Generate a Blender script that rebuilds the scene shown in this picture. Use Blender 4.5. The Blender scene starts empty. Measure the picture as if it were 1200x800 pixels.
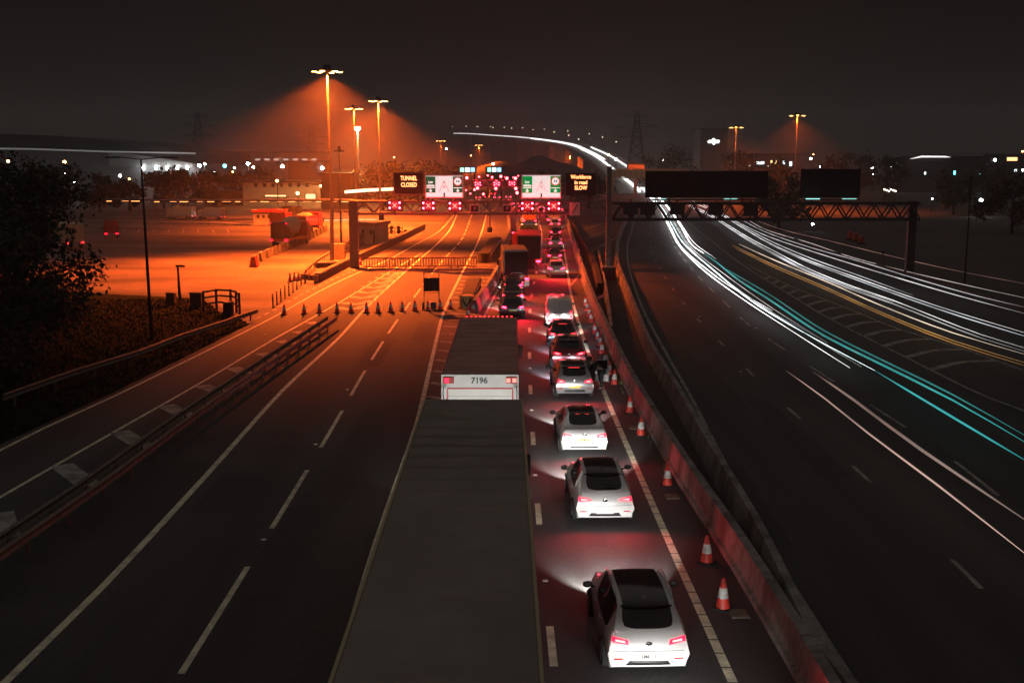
import bpy, bmesh, math, random
from mathutils import Vector, Matrix
from mathutils.bvhtree import BVHTree
random.seed(7)
C = bpy.context.scene.collection
R = math.radians
PI = math.pi

# ---------------------------------------------------------------- survey of the site
# Camera stands on a footbridge 10.2 m over the motorway. ground() reads a place on the
# level ground (or on a level plane z) off the photograph's survey angles.
CAM_H, PITCH, YAW, FPX = 10.2, R(9.18), R(0.485), 1300.0
_F = Vector((math.sin(YAW)*math.cos(PITCH), math.cos(YAW)*math.cos(PITCH), -math.sin(PITCH)))
_R = Vector((math.cos(YAW), -math.sin(YAW), 0))
_U = _R.cross(_F)
def ray(px, py):
    return _F + _R*((px-600)/FPX) - _U*((py-400)/FPX)
def ground(px, py, z=0.0):
    d = ray(px, py); t = (z-CAM_H)/d.z
    return Vector((d.x*t, d.y*t, z))
def at(px, py, Y):
    d = ray(px, py); t = Y/d.y
    return Vector((d.x*t, Y, CAM_H+d.z*t))
def gp(pix, z=0.0): return [ground(x, y, z) for x, y in pix]

# ---------------------------------------------------------------- materials
_mats = {}
def mat(name, col, rough=.6, metal=0.0, var=0.0, scale=4.0, coat=0.0, bump=0.0, spec=None, dirt=None, dscale=.25, streak=None):
    if name in _mats: return _mats[name]
    m = bpy.data.materials.new(name); m.use_nodes = True
    nt = m.node_tree; b = nt.nodes['Principled BSDF']
    b.inputs['Base Color'].default_value = (*col, 1)
    b.inputs['Roughness'].default_value = rough
    b.inputs['Metallic'].default_value = metal
    if coat: b.inputs['Coat Weight'].default_value = coat
    if spec is not None: b.inputs['Specular IOR Level'].default_value = spec
    if var or bump or dirt:
        tc = nt.nodes.new('ShaderNodeTexCoord'); n = nt.nodes.new('ShaderNodeTexNoise')
        n.inputs['Scale'].default_value = scale; n.inputs['Detail'].default_value = 6
        nt.links.new(tc.outputs['Object'], n.inputs['Vector'])
        out = None
        if var:
            mr = nt.nodes.new('ShaderNodeMapRange')
            mr.inputs['From Min'].default_value = .3; mr.inputs['From Max'].default_value = .7
            mr.inputs['To Min'].default_value = 1-var; mr.inputs['To Max'].default_value = 1+var
            nt.links.new(n.outputs['Fac'], mr.inputs['Value'])
            mx = nt.nodes.new('ShaderNodeVectorMath'); mx.operation = 'SCALE'
            mx.inputs[0].default_value = col
            nt.links.new(mr.outputs['Result'], mx.inputs['Scale'])
            out = mx.outputs['Vector']
        if dirt:
            n2 = nt.nodes.new('ShaderNodeTexNoise'); n2.inputs['Scale'].default_value = dscale; n2.inputs['Detail'].default_value = 8
            src = tc.outputs['Object']
            if streak:
                mp = nt.nodes.new('ShaderNodeMapping'); mp.inputs['Scale'].default_value = streak
                nt.links.new(src, mp.inputs['Vector']); src = mp.outputs['Vector']
            nt.links.new(src, n2.inputs['Vector'])
            rp = nt.nodes.new('ShaderNodeMapRange')
            rp.inputs['From Min'].default_value = .42; rp.inputs['From Max'].default_value = .66
            nt.links.new(n2.outputs['Fac'], rp.inputs['Value'])
            mi = nt.nodes.new('ShaderNodeMix'); mi.data_type = 'RGBA'
            nt.links.new(rp.outputs['Result'], mi.inputs['Factor'])
            if out: nt.links.new(out, mi.inputs['A'])
            else: mi.inputs['A'].default_value = (*col, 1)
            mi.inputs['B'].default_value = (*dirt, 1)
            out = mi.outputs['Result']
        if out: nt.links.new(out, b.inputs['Base Color'])
        if bump:
            bp = nt.nodes.new('ShaderNodeBump'); bp.inputs['Strength'].default_value = bump
            bp.inputs['Distance'].default_value = .02
            nt.links.new(n.outputs['Fac'], bp.inputs['Height']); nt.links.new(bp.outputs['Normal'], b.inputs['Normal'])
    _mats[name] = m; return m
def emat(name, col, strength, sample=True, base=(.1, .1, .1)):
    if name in _mats: return _mats[name]
    m = bpy.data.materials.new(name); m.use_nodes = True
    b = m.node_tree.nodes['Principled BSDF']
    b.inputs['Base Color'].default_value = (*base, 1)
    b.inputs['Emission Color'].default_value = (*col, 1)
    b.inputs['Emission Strength'].default_value = strength
    b.inputs['Roughness'].default_value = .3
    if not sample: m.cycles.emission_sampling = 'NONE'
    _mats[name] = m; return m

# ---------------------------------------------------------------- objects
def tag(o, label=None, cat=None, group=None, kind=None):
    if label: o['label'] = label
    if cat: o['category'] = cat
    if group: o['group'] = group
    if kind: o['kind'] = kind
    return o
def thing(name, label, cat, loc=(0, 0, 0), rz=0.0, group=None, scale=None):
    o = bpy.data.objects.new(name, None); o.empty_display_size = .3; C.objects.link(o)
    o.location = loc; o.rotation_euler = (0, 0, rz)
    if scale: o.scale = (scale,)*3
    return tag(o, label, cat, group)
def kids(o): return list(o.children)
def copy_tree(o, parent=None):
    c = o.copy(); C.objects.link(c)
    if parent: c.parent = parent
    for ch in kids(o): copy_tree(ch, c)
    return c
def dup(o, label, loc, rz, group=None, scale=None):
    c = copy_tree(o); c.location = loc; c.rotation_euler = (0, 0, rz); c['label'] = label
    if group: c['group'] = group
    if scale: c.scale = (scale,)*3
    return c
def link_mesh(name, me, m, parent=None):
    o = bpy.data.objects.new(name, me); C.objects.link(o)
    if m is not None:
        me.materials.clear()
        for x in (m if isinstance(m, (list, tuple)) else [m]): me.materials.append(x)
    if parent: o.parent = parent
    return o
class MB:
    def __init__(s): s.bm = bmesh.new()
    def quad(s, *ps):
        try: return s.bm.faces.new([s.bm.verts.new(p) for p in ps])
        except ValueError: return None
    def box(s, c, size, rot=None, bevel=0.0):
        mtx = Matrix.Translation(c)
        if rot is not None:
            mtx = mtx @ (rot.to_4x4() if isinstance(rot, Matrix) else Matrix.Rotation(rot, 4, 'Z'))
        mtx = mtx @ Matrix.Diagonal((*size, 1))
        r = bmesh.ops.create_cube(s.bm, size=1.0, matrix=mtx)
        if bevel:
            es = list({e for v in r['verts'] for e in v.link_edges})
            bmesh.ops.bevel(s.bm, geom=es, offset=bevel, segments=2, affect='EDGES', profile=.5)
        return s
    def tube(s, pts, r, n=8, cap=True):
        pts = [Vector(p) for p in pts]; rs = r if isinstance(r, (list, tuple)) else [r]*len(pts)
        rings = []; up = None
        for i, p in enumerate(pts):
            t = (pts[min(i+1, len(pts)-1)]-pts[max(i-1, 0)])
            if t.length < 1e-9: t = Vector((0, 0, 1))
            t.normalize()
            a = Vector((0, 0, 1)) if abs(t.z) < .9 else Vector((1, 0, 0))
            u = t.cross(a).normalized(); v = t.cross(u)
            if up is not None and u.dot(up) < 0: u = -u; v = -v
            up = u
            rings.append([s.bm.verts.new(p+(u*math.cos(2*PI*k/n)+v*math.sin(2*PI*k/n))*rs[i]) for k in range(n)])
        for i in range(len(rings)-1):
            for k in range(n):
                s.bm.faces.new((rings[i][k], rings[i][(k+1) % n], rings[i+1][(k+1) % n], rings[i+1][k]))
        if cap:
            s.bm.faces.new(rings[0][::-1]); s.bm.faces.new(rings[-1])
        return s
    def sphere(s, c, r, u=10, v=7, sc=(1, 1, 1)):
        bmesh.ops.create_uvsphere(s.bm, u_segments=u, v_segments=v, radius=r, matrix=Matrix.Translation(c) @ Matrix.Diagonal((*sc, 1)))
        return s
    def lathe(s, prof, n=20, c=(0, 0, 0)):
        rings = [[s.bm.verts.new((c[0]+r*math.cos(2*PI*k/n), c[1]+r*math.sin(2*PI*k/n), c[2]+z)) for k in range(n)] for r, z in prof]
        for i in range(len(rings)-1):
            for k in range(n):
                s.bm.faces.new((rings[i][k], rings[i][(k+1) % n], rings[i+1][(k+1) % n], rings[i+1][k]))
        s.bm.faces.new(rings[0][::-1]); s.bm.faces.new(rings[-1]); return s
    def prism(s, poly, axis, a, b):
        # polygon in the two other axes, extruded along axis ('x','y','z')
        def P(p, h):
            return {'z': (p[0], p[1], h), 'y': (p[0], h, p[1]), 'x': (h, p[0], p[1])}[axis]
        v0 = [s.bm.verts.new(P(p, a)) for p in poly]; v1 = [s.bm.verts.new(P(p, b)) for p in poly]
        n = len(poly)
        for i in range(n): s.bm.faces.new((v0[i], v0[(i+1) % n], v1[(i+1) % n], v1[i]))
        s.bm.faces.new(v0[::-1]); s.bm.faces.new(v1); return s
    def sweep(s, pts, prof, cap=True):
        # closed profile [(offset to the right, z)] carried along a path
        rings = []
        for i, p in enumerate(pts):
            t = (pts[min(i+1, len(pts)-1)]-pts[max(i-1, 0)]); t.z = 0; t.normalize()
            n = Vector((t.y, -t.x, 0))
            rings.append([s.bm.verts.new((p.x+n.x*o, p.y+n.y*o, p.z+z)) for o, z in prof])
        m = len(prof)
        for i in range(len(rings)-1):
            for k in range(m):
                s.bm.faces.new((rings[i][k], rings[i][(k+1) % m], rings[i+1][(k+1) % m], rings[i+1][k]))
        if cap: s.bm.faces.new(rings[0][::-1]); s.bm.faces.new(rings[-1])
        return s
    def ribbon(s, pts, w, z, off=0.0):
        prev = None
        for i, p in enumerate(pts):
            t = (pts[min(i+1, len(pts)-1)]-pts[max(i-1, 0)]); t.z = 0; t.normalize()
            n = Vector((t.y, -t.x, 0))
            a = s.bm.verts.new((p.x+n.x*(off-w/2), p.y+n.y*(off-w/2), p.z+z)); b = s.bm.verts.new((p.x+n.x*(off+w/2), p.y+n.y*(off+w/2), p.z+z))
            if prev: s.bm.faces.new((prev[0], prev[1], b, a))
            prev = (a, b)
        return s
    def poly(s, pts, z=None):
        f = s.bm.faces.new([s.bm.verts.new((p[0], p[1], z if z is not None else p[2])) for p in pts]); return s
    def text(s, body, size, loc, rot=None, ext=.004, align='CENTER', sx=1.0, bold=0.0):
        # loc: centre; text stands upright facing -y unless rot is given
        cu = bpy.data.curves.new('lettering', 'FONT'); cu.body = body; cu.size = size; cu.extrude = ext
        cu.align_x = align; cu.align_y = 'CENTER'; cu.resolution_u = 3; cu.offset = bold; cu.space_line = .95
        o = bpy.data.objects.new('lettering', cu); C.objects.link(o)
        dg = bpy.context.evaluated_depsgraph_get()
        me = bpy.data.meshes.new_from_object(o.evaluated_get(dg))
        mtx = Matrix.Translation(loc) @ ((rot or Matrix.Rotation(PI/2, 3, 'X')).to_4x4()) @ Matrix.Diagonal((sx, 1, 1, 1))
        me.transform(mtx); s.bm.from_mesh(me)
        bpy.data.objects.remove(o); bpy.data.curves.remove(cu); bpy.data.meshes.remove(me)
        return s
    def xform(s, mtx): bmesh.ops.transform(s.bm, matrix=mtx, verts=s.bm.verts); return s
    def build(s, name, m, parent=None, smooth=False, recalc=True, angle=None):
        if recalc: bmesh.ops.recalc_face_normals(s.bm, faces=s.bm.faces)
        me = bpy.data.meshes.new(name); s.bm.to_mesh(me); s.bm.free()
        if smooth:
            for p in me.polygons: p.use_smooth = True
            if angle: me.set_sharp_from_angle(angle=R(angle))
        return link_mesh(name, me, m, parent)
def struct(mb, name, m, smooth=False, parent=None):
    o = mb.build(name, m, parent, smooth)
    o['kind'] = 'structure'; return o
def spline(pts, step=2.0):
    pts = [Vector(p) for p in pts]; out = []
    for i in range(len(pts)-1):
        p0 = pts[max(i-1, 0)]; p1 = pts[i]; p2 = pts[i+1]; p3 = pts[min(i+2, len(pts)-1)]
        n = max(1, int((p2-p1).length/step))
        # centripetal tangents: long and short spans mix without loops
        d0 = max((p1-p0).length**.5, 1e-3); d1 = max((p2-p1).length**.5, 1e-3); d2 = max((p3-p2).length**.5, 1e-3)
        m1 = (p2-p1) if i == 0 else ((p1-p0)/d0-(p2-p0)/(d0+d1)+(p2-p1)/d1)*d1
        m2 = (p2-p1) if i == len(pts)-2 else ((p2-p1)/d1-(p3-p1)/(d1+d2)+(p3-p2)/d2)*d1
        for k in range(n):
            t = k/n; t2 = t*t; t3 = t2*t
            out.append(p1*(2*t3-3*t2+1)+m1*(t3-2*t2+t)+p2*(-2*t3+3*t2)+m2*(t3-t2))
    out.append(pts[-1]); return out
def walk(pts):
    L = [0]
    for i in range(1, len(pts)): L.append(L[-1]+(pts[i]-pts[i-1]).length)
    return L
def along(pts, d, L=None):
    L = L or walk(pts)
    for i in range(1, len(pts)):
        if d <= L[i] or i == len(pts)-1:
            t = (d-L[i-1])/max(L[i]-L[i-1], 1e-9)
            return pts[i-1].lerp(pts[i], t), (pts[i]-pts[i-1]).normalized()
def cut(pts, a, b, L=None):
    L = L or walk(pts); out = [along(pts, a, L)[0]]
    out += [p for p, l in zip(pts, L) if a < l < b]
    out.append(along(pts, b, L)[0]); return out
def at_y(pts, Y):
    for i in range(1, len(pts)):
        a, b = pts[i-1], pts[i]
        if min(a.y, b.y) <= Y <= max(a.y, b.y):
            t = (Y-a.y)/((b.y-a.y) or 1e-9); d = (b-a).normalized()
            if d.y < 0: d = -d
            return a.lerp(b, t), d
    return pts[-1].copy(), (pts[-1]-pts[-2]).normalized()
ORD = ['first', 'second', 'third', 'fourth', 'fifth', 'sixth', 'seventh', 'eighth', 'ninth', 'tenth', 'eleventh', 'twelfth', 'thirteenth', 'fourteenth', 'fifteenth', 'sixteenth']

# shared materials
SODIUM = (1.0, .125, .012)
M_asph = mat('asphalt', (.055, .053, .052), .8, var=.32, scale=9, bump=.3, dirt=(.03, .029, .029), dscale=.6, streak=(1, .06, 1))
M_asph2 = mat('older_asphalt', (.034, .033, .032), .85, var=.3, scale=7, bump=.25, dirt=(.05, .048, .045), dscale=.3)
M_yard = mat('yard_concrete', (.14, .108, .088), .85, var=.25, scale=1.2, dirt=(.038, .03, .026), dscale=.16, streak=(.35, 1, 1))
M_paint = mat('road_paint', (.82, .76, .56), .7, var=.2, scale=14, dirt=(.5, .46, .35), dscale=2.2)
M_paint_y = mat('road_paint_worn', (.36, .34, .3), .75, var=.3, scale=10, dirt=(.14, .13, .12), dscale=1.3)
M_conc = mat('barrier_concrete', (.27, .255, .235), .85, var=.28, scale=5, bump=.2, dirt=(.10, .094, .086), dscale=1.1, streak=(1, 1, .3))
def joints(m, period=3.0, wdt=.02):
    nt = m.node_tree; b = nt.nodes['Principled BSDF']; tc = nt.nodes.new('ShaderNodeTexCoord'); sp = nt.nodes.new('ShaderNodeSeparateXYZ')
    nt.links.new(tc.outputs['Object'], sp.inputs[0]); mo = nt.nodes.new('ShaderNodeMath'); mo.operation = 'MODULO'; mo.inputs[1].default_value = period
    lt = nt.nodes.new('ShaderNodeMath'); lt.operation = 'LESS_THAN'; lt.inputs[1].default_value = wdt
    nt.links.new(sp.outputs['Y'], mo.inputs[0]); nt.links.new(mo.outputs[0], lt.inputs[0])
    src = b.inputs['Base Color'].links[0].from_socket; mi = nt.nodes.new('ShaderNodeMix'); mi.data_type = 'RGBA'
    nt.links.new(lt.outputs[0], mi.inputs['Factor']); nt.links.new(src, mi.inputs['A']); mi.inputs['B'].default_value = (.05, .047, .043, 1)
    nt.links.new(mi.outputs['Result'], b.inputs['Base Color'])
joints(M_conc, 3.0, .035)
M_galv = mat('galvanised_steel', (.36, .36, .35), .45, metal=.75, var=.18, scale=8)
M_rust = mat('weathered_steel', (.19, .15, .12), .7, metal=.3, var=.3, scale=6)
M_dark = mat('dark_metal', (.035, .035, .036), .5, metal=.4)
M_black = mat('black_plastic', (.018, .018, .019), .5)
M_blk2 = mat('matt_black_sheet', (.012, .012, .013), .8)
M_rub = mat('rubber', (.02, .02, .02), .9, spec=.25)
M_grass = mat('rough_grass', (.006, .014, .005), .95, var=.5, scale=1.6, dirt=(.009, .013, .006), dscale=.35, spec=.03)
M_tuft = mat('grass_blades', (.006, .015, .005), .95, var=.5, scale=1.2, spec=.03)
M_earth = mat('dark_earth', (.055, .05, .042), .95, var=.4, scale=.05)
M_glass = mat('dark_glass', (.006, .007, .008), .06, coat=.3)
M_white = mat('white_paint', (.78, .78, .77), .35, coat=.4)
M_wsheet = mat('white_sheet', (.62, .61, .58), .55, var=.08, scale=3)
M_cone = mat('cone_orange_red', (.72, .05, .03), .5, var=.15, scale=20, dirt=(.34, .035, .022), dscale=5)
M_conew = mat('cone_white_sleeve', (.75, .75, .74), .35, var=.1, scale=20, dirt=(.45, .44, .42), dscale=6)
E_red = emat('red_lamp', (1, .004, .022), 7.0, base=(.25, .0, .0))
E_redfar = emat('red_lamp_far', (1, .012, .035), 32.0, base=(.25, .0, .0))
E_redb = emat('red_lamp_dim', (1, .03, .035), 3.0)
E_redcore = emat('brake_lamp_core', (1, .2, .19), 4.5)
E_white = emat('white_lamp', (1, .97, .92), 14.0)
E_amber = emat('amber_led', (1, .29, .10), 5.0)
E_sod = emat('sodium_lens', (1, .47, .12), 30.0)
# ================================================================ camera, sky, air
sc = bpy.context.scene
cam = bpy.data.cameras.new('camera'); co = bpy.data.objects.new('camera', cam); C.objects.link(co)
cam.sensor_width = 36; cam.lens = 36*FPX/1200; cam.clip_end = 9000; cam.clip_start = .1
co.matrix_world = Matrix.Translation((0, 0, CAM_H)) @ Matrix((_R, _U, -_F)).transposed().to_4x4()
sc.camera = co
sc.view_settings.view_transform = 'Standard'; sc.view_settings.look = 'None'
sc.view_settings.exposure = 0; sc.view_settings.gamma = 1
sc.cycles.use_denoising = True; sc.cycles.max_bounces = 6; sc.cycles.volume_bounces = 0
sc.cycles.sample_clamp_indirect = 4; sc.cycles.sample_clamp_direct = 0
sc.cycles.caustics_reflective = False; sc.cycles.caustics_refractive = False
w = bpy.data.worlds.new('World'); sc.world = w; w.use_nodes = True
nt = w.node_tree; bg = nt.nodes['Background']
tc = nt.nodes.new('ShaderNodeTexCoord'); sx = nt.nodes.new('ShaderNodeSeparateXYZ'); cr = nt.nodes.new('ShaderNodeValToRGB')
nt.links.new(tc.outputs['Generated'], sx.inputs[0]); nt.links.new(sx.outputs['Z'], cr.inputs['Fac']); nt.links.new(cr.outputs['Color'], bg.inputs['Color'])
cr.color_ramp.elements[0].position = .0; cr.color_ramp.elements[0].color = (.0020, .0016, .0013, 1)
cr.color_ramp.elements[1].position = .30; cr.color_ramp.elements[1].color = (.0017, .0015, .0015, 1)
bg.inputs['Strength'].default_value = 1.0
sl = bpy.data.lights.new('night_skyglow', 'SUN'); sl.energy = .25; sl.angle = R(150); sl.color = (1, .94, .85)
so = bpy.data.objects.new('night_skyglow', sl); C.objects.link(so); so.rotation_euler = (R(8), R(-6), 0); so.location = (0, 0, 90)
HAZE = .00047
hb = MB().box((-20, 760, 39), (1500, 1720, 86))
hm = bpy.data.materials.new('haze'); hm.use_nodes = True; hn = hm.node_tree
hn.nodes.remove(hn.nodes['Principled BSDF']); pv = hn.nodes.new('ShaderNodeVolumePrincipled')
pv.inputs['Color'].default_value = (.93, .92, .92, 1); pv.inputs['Density'].default_value = HAZE; pv.inputs['Anisotropy'].default_value = .25
hn.links.new(pv.outputs['Volume'], hn.nodes['Material Output'].inputs['Volume'])
ho = hb.build('haze', hm); ho['kind'] = 'stuff'; ho['label'] = 'thin night mist hanging over the whole motorway'; ho['category'] = 'mist'

# ================================================================ ground
struct(MB().poly([(-760, -90), (720, -90), (720, 1600), (-760, 1600)], 0), 'ground', M_earth)
yard = MB().poly(gp([(96, 338), (150, 344), (238, 347), (262, 362), (290, 378), (330, 372), (400, 345), (480, 300), (540, 262), (620, 252), (690, 247), (690, 222), (350, 236), (120, 255), (40, 268), (20, 300)]), .004)
struct(yard, 'lorry_yard', M_yard)

PXP = [(-190, 655), (0, 528), (135, 464), (180, 442), (247, 409), (320, 372), (383, 337), (427, 316.5), (452, 306), (490, 285), (512, 273), (532, 252), (541, 241)]
PXG = [(-200, 700), (0, 583), (138, 504), (240, 446), (317, 400), (397, 355), (463, 315), (494, 297)]
PX1 = [(-60, 860), (8, 798), (118, 690), (240, 559), (332, 457), (395, 398), (430, 360), (480, 314), (510, 288), (526, 271), (535, 253), (540, 243)]
PXD = [(178, 846), (212, 790), (295, 657), (365, 543), (403, 478), (428, 434), (446, 405), (461, 382), (485, 349), (502, 326), (522, 302), (540, 282), (551, 257), (556, 243)]
PXC = [(395, 795), (440, 640), (470, 552), (488, 499), (500, 448), (511, 400), (520, 366), (544, 315), (560, 284), (569, 256), (571, 243)]
PXH = [(420, 800), (478, 610), (520, 480), (548, 411), (572, 362), (592, 322), (606, 288), (613.5, 266), (614.5, 250), (613, 242)]
PXB = [(655, 840), (650, 790), (632, 615), (625, 520), (621, 440), (620.5, 394), (621, 365), (624, 342), (628, 321), (633, 298), (635, 275), (630, 255), (627, 243)]
PXA = [(885, 860), (858, 798), (812, 697), (775, 615), (725, 500), (704, 450), (691, 417), (683, 394), (670, 349), (662, 299), (653, 266), (648, 250), (644, 241)]
PXW = [(965, 860), (926, 788), (854, 662), (792, 563), (732, 455), (712, 410), (690, 356), (677, 314), (668, 280), (662, 258), (657, 244)]
PXW2 = [(960, 790), (890, 640), (836, 545), (795, 470), (766, 420), (744, 366), (734, 340), (728, 325), (724, 308), (724, 292), (727, 277), (733, 262), (740, 250)]
PXE = [(1000, 800), (900, 640), (850, 545), (812, 470), (784, 420), (755, 366), (745, 340), (740, 325), (736, 308), (735.5, 287), (740, 271), (744, 257), (748, 245)]
PXR1 = [(1150, 690), (1060, 602), (950, 502), (900, 457), (853, 410), (810, 366), (783, 331), (771, 310), (764, 295), (762, 275), (762, 260), (762, 247)]
PXR2 = [(1200, 605), (1100, 527), (1000, 462), (933, 419), (879, 382), (854, 359), (821, 327), (800, 302), (791, 289), (785, 274), (781, 259), (778, 247)]
PXR3 = [(1215, 487), (1158, 466), (1058, 417), (971, 373), (933, 350), (871, 311), (833, 282), (815, 268), (803, 257), (796, 247)]
PXG3 = [(1215, 440), (1117, 405), (1054, 386), (992, 361), (933, 338), (880, 313)]
PXRR = [(1220, 380), (1125, 347), (1040, 322), (975, 302), (900, 273), (860, 255), (830, 243)]
def curve(pix, step=2.5): return spline(gp(pix)[::-1] if gp(pix)[0].y > gp(pix)[-1].y else gp(pix), step)
cP, cG, c1, cD, cC, cH, cB, cA, cW, cW2, cE = [curve(p) for p in (PXP, PXG, PX1, PXD, PXC, PXH, PXB, PXA, PXW, PXW2, PXE)]
cR1, cR2, cR3, cG3, cRR = [curve(p) for p in (PXR1, PXR2, PXR3, PXG3, PXRR)]

def offset_path(pts, o):
    out = []
    for i, p in enumerate(pts):
        t = (pts[min(i+1, len(pts)-1)]-pts[max(i-1, 0)]); t.z = 0; t.normalize()
        out.append(Vector((p.x+t.y*o, p.y-t.x*o, p.z)))
    return out
def sheet(a, b, z):
    # a surface between two boundary curves, cut into matching strips
    mb = MB(); la, lb = walk(a), walk(b); n = 90; prev = None
    for k in range(n+1):
        p = along(a, la[-1]*k/n, la)[0]; q = along(b, lb[-1]*k/n, lb)[0]
        va = mb.bm.verts.new((p.x, p.y, z)); vb = mb.bm.verts.new((q.x, q.y, z))
        if prev: mb.bm.faces.new((prev[0], prev[1], vb, va))
        prev = (va, vb)
    return mb
near = [Vector((-42, 0, 0))]
slip_l = [Vector((-52, 4, 0))]+offset_path(cP, -1.0)
road_l = struct(sheet(slip_l, [Vector((5.6, 4, 0))]+offset_path(cW, .1), .012), 'left_carriageway', M_asph)
# darker hard shoulder between the steel barrier and the edge line
sh_l = [p for p in offset_path(cG, 3.2)]
shoulder = struct(sheet(offset_path(c1[:60], -3.6)[:], c1[:60], .016), 'hard_shoulder', M_asph2, parent=None)
right_road = struct(sheet([Vector((7.6, 4, 0))]+offset_path(cW2, .2), [Vector((64, 16, 0))]+offset_path(cRR, 3.0), .012), 'right_carriageway', M_asph)
struct(sheet([Vector((6.1, 4, 0))]+offset_path(cW, .35), [Vector((7.5, 4, 0))]+offset_path(cW2, .1), .006), 'central_reserve', M_asph2)
# rough verge on the left: uneven grass sheet
gv = MB(); gpoly = gp([(-260, 470), (-60, 352), (60, 341), (150, 346), (236, 350), (258, 366), (292, 380), (250, 402), (180, 437), (135, 459), (0, 521), (-200, 640)])
gv.poly(gpoly, .03); struct(gv, 'grass_verge', M_grass)
def inside(p, poly):
    c = False
    for i in range(len(poly)):
        a, b = poly[i], poly[i-1]
        if (a.y > p.y) != (b.y > p.y) and p.x < (b.x-a.x)*(p.y-a.y)/(b.y-a.y)+a.x: c = not c
    return c
gm = MB(); rg = random.Random(5); n_ = 0
while n_ < 24000:
    p = Vector((rg.uniform(-50, -11), rg.uniform(38, 83), .02))
    if not inside(p, gpoly): continue
    n_ += 1; a = rg.uniform(0, PI); h = rg.uniform(.04, .14); dx = Vector((math.cos(a), math.sin(a), 0))*rg.uniform(.02, .06); tip = Vector((rg.uniform(-.1, .1), rg.uniform(-.1, .1), h))
    gm.quad(p-dx, p+dx, p+dx*.3+tip, p-dx*.5+tip)
go = gm.build('grass_tufts', M_tuft, recalc=False); go['kind'] = 'stuff'; go['label'] = 'dark tussocky grass on the verge left of the slip road'; go['category'] = 'grass'

# ---- markings: parts of the roads
ZP = .020
def line(parent, name, curves, m=M_paint):
    mb = MB()
    for pts, wd in curves: mb.ribbon(pts, wd, ZP)
    o = mb.build(name, m, parent); o['kind'] = 'structure'; return o
def dashes(mb, pts, on, off, wd, phase=0.0, a=0, b=None):
    L = walk(pts); d = a+phase; b = b or L[-1]
    while d+on < b:
        mb.ribbon(cut(pts, d, d+on, L), wd, ZP); d += on+off
def dist_at(pts, px, py):
    g = ground(px, py); L = walk(pts); return min((((p-g).length, l) for p, l in zip(pts, L)))[1]
line(road_l, 'edge_line', [(c1, .2), (cC, .2), (cH, .16), (cP, .14), (cG, .14)])
mb = MB()
o0 = dist_at(cD, 212, 790) % 9
dashes(mb, cD, 6, 3, .15, o0)
mb.build('lane_line', M_paint, road_l)['kind'] = 'structure'
mb = MB(); o0 = dist_at(cB, 632, 627) % 9
dashes(mb, cB, 2, 7, .17, o0, 0, dist_at(cB, 633, 300)); mb.ribbon(cut(cB, dist_at(cB, 634, 287), walk(cB)[-1]), .15, ZP)
mb.build('lane_line', M_paint, road_l)['kind'] = 'structure'
# right edge line is a ribbed line: short raised blocks
mb = MB(); dashes(mb, cA, .62, .05, .2, 0, 0, dist_at(cA, 725, 500)); mb.ribbon(cut(cA, dist_at(cA, 725, 499), walk(cA)[-1]), .2, ZP)
mb.build('edge_line', M_paint, road_l)['kind'] = 'structure'
# bars between the slip road and the steel barrier
mb = MB()
for a, b in [((-70, 640), (-38, 668)), ((0, 601), (8, 630)), ((72, 545), (106, 570)), ((140, 506), (172, 525)), ((194, 475), (221, 489)), ((236, 452), (260, 460)), ((272, 431), (290, 438)), ((306, 414), (321, 418.5)), ((328, 399.5), (343, 403)), ((347, 388.5), (359, 391.5)), ((362, 377.5), (374, 380.5))]:
    p, q = ground(*a), ground(*b); mb.ribbon([p, q], .75, ZP+.001)
mb.build('hatching', M_paint_y, road_l)['kind'] = 'structure'
# wavy worn bars in the gore past the cones
mb = MB()
for yy, xl, xr in [(362, 396, 431), (356, 402, 438), (349, 411, 444), (343, 419, 450), (337, 427, 456), (331.5, 435, 461), (326.5, 443, 466), (322, 449, 471), (318, 456, 476)]:
    p, q = ground(xl, yy-1.5), ground(xr, yy-4); m1 = ground(xl+(xr-xl)*.4, yy+.8)
    mb.ribbon(spline([p, m1, q], .6), .8, ZP+.001)
mb.build('hatching', M_paint_y, road_l)['kind'] = 'structure'
# hatching between the closed lanes and the lorry lane
mb = MB()
Lc = walk(cC); d = dist_at(cC, 480, 520)
while d < Lc[-1]-4:
    p, t = along(cC, d, Lc); q, _ = at_y(cH, p.y-1.0)
    if (q-p).length > .7 and not 76 < p.y < 80:
        u = (q-p).normalized(); mb.ribbon([p+u*.25, q-u*.2], .42, ZP+.001)
    d += 3.0
mb.build('hatching', M_paint_y, road_l)['kind'] = 'structure'
# ladder bars beside the slip-road edge (raised edge marking)
mb = MB()
dashes(mb, offset_path(cP, -.9), 1.2, 1.0, .18, 0, dist_at(cP, 300, 383), dist_at(cP, 440, 312))
mb.build('edge_marking', M_paint_y, road_l)['kind'] = 'structure'
mb = MB()
for a, b in [((668, 336), (678, 323)), ((665, 268), (672, 266)), ((661, 283), (670, 280))]: mb.ribbon([ground(*a), ground(*b)], .2, ZP+.002)
mb.build('bay_line', M_paint_y, road_l)['kind'] = 'structure'
# right carriageway
line(right_road, 'edge_line', [(cE, .16), (cR3, .16), (cG3, .16)], M_paint_y)
mb = MB(); dashes(mb, cR1, 2, 7, .14); dashes(mb, cR2, 4, 5, .14, 2)
mb.build('lane_line', M_paint_y, right_road)['kind'] = 'structure'
mb = MB(); Lg = walk(cG3); d = 4.0
while d < Lg[-1]-6:
    p, t = along(cG3, d, Lg); q, _ = at_y(cR3, p.y-2.5)
    if (q-p).length > .8: mid = p.lerp(q, .5)+Vector((.5, 1.0, 0)); mb.ribbon(spline([p, mid, q], .8), .45, ZP+.001)
    d += 3.6
mb.build('hatching', M_paint_y, right_road)['kind'] = 'structure'
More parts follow.
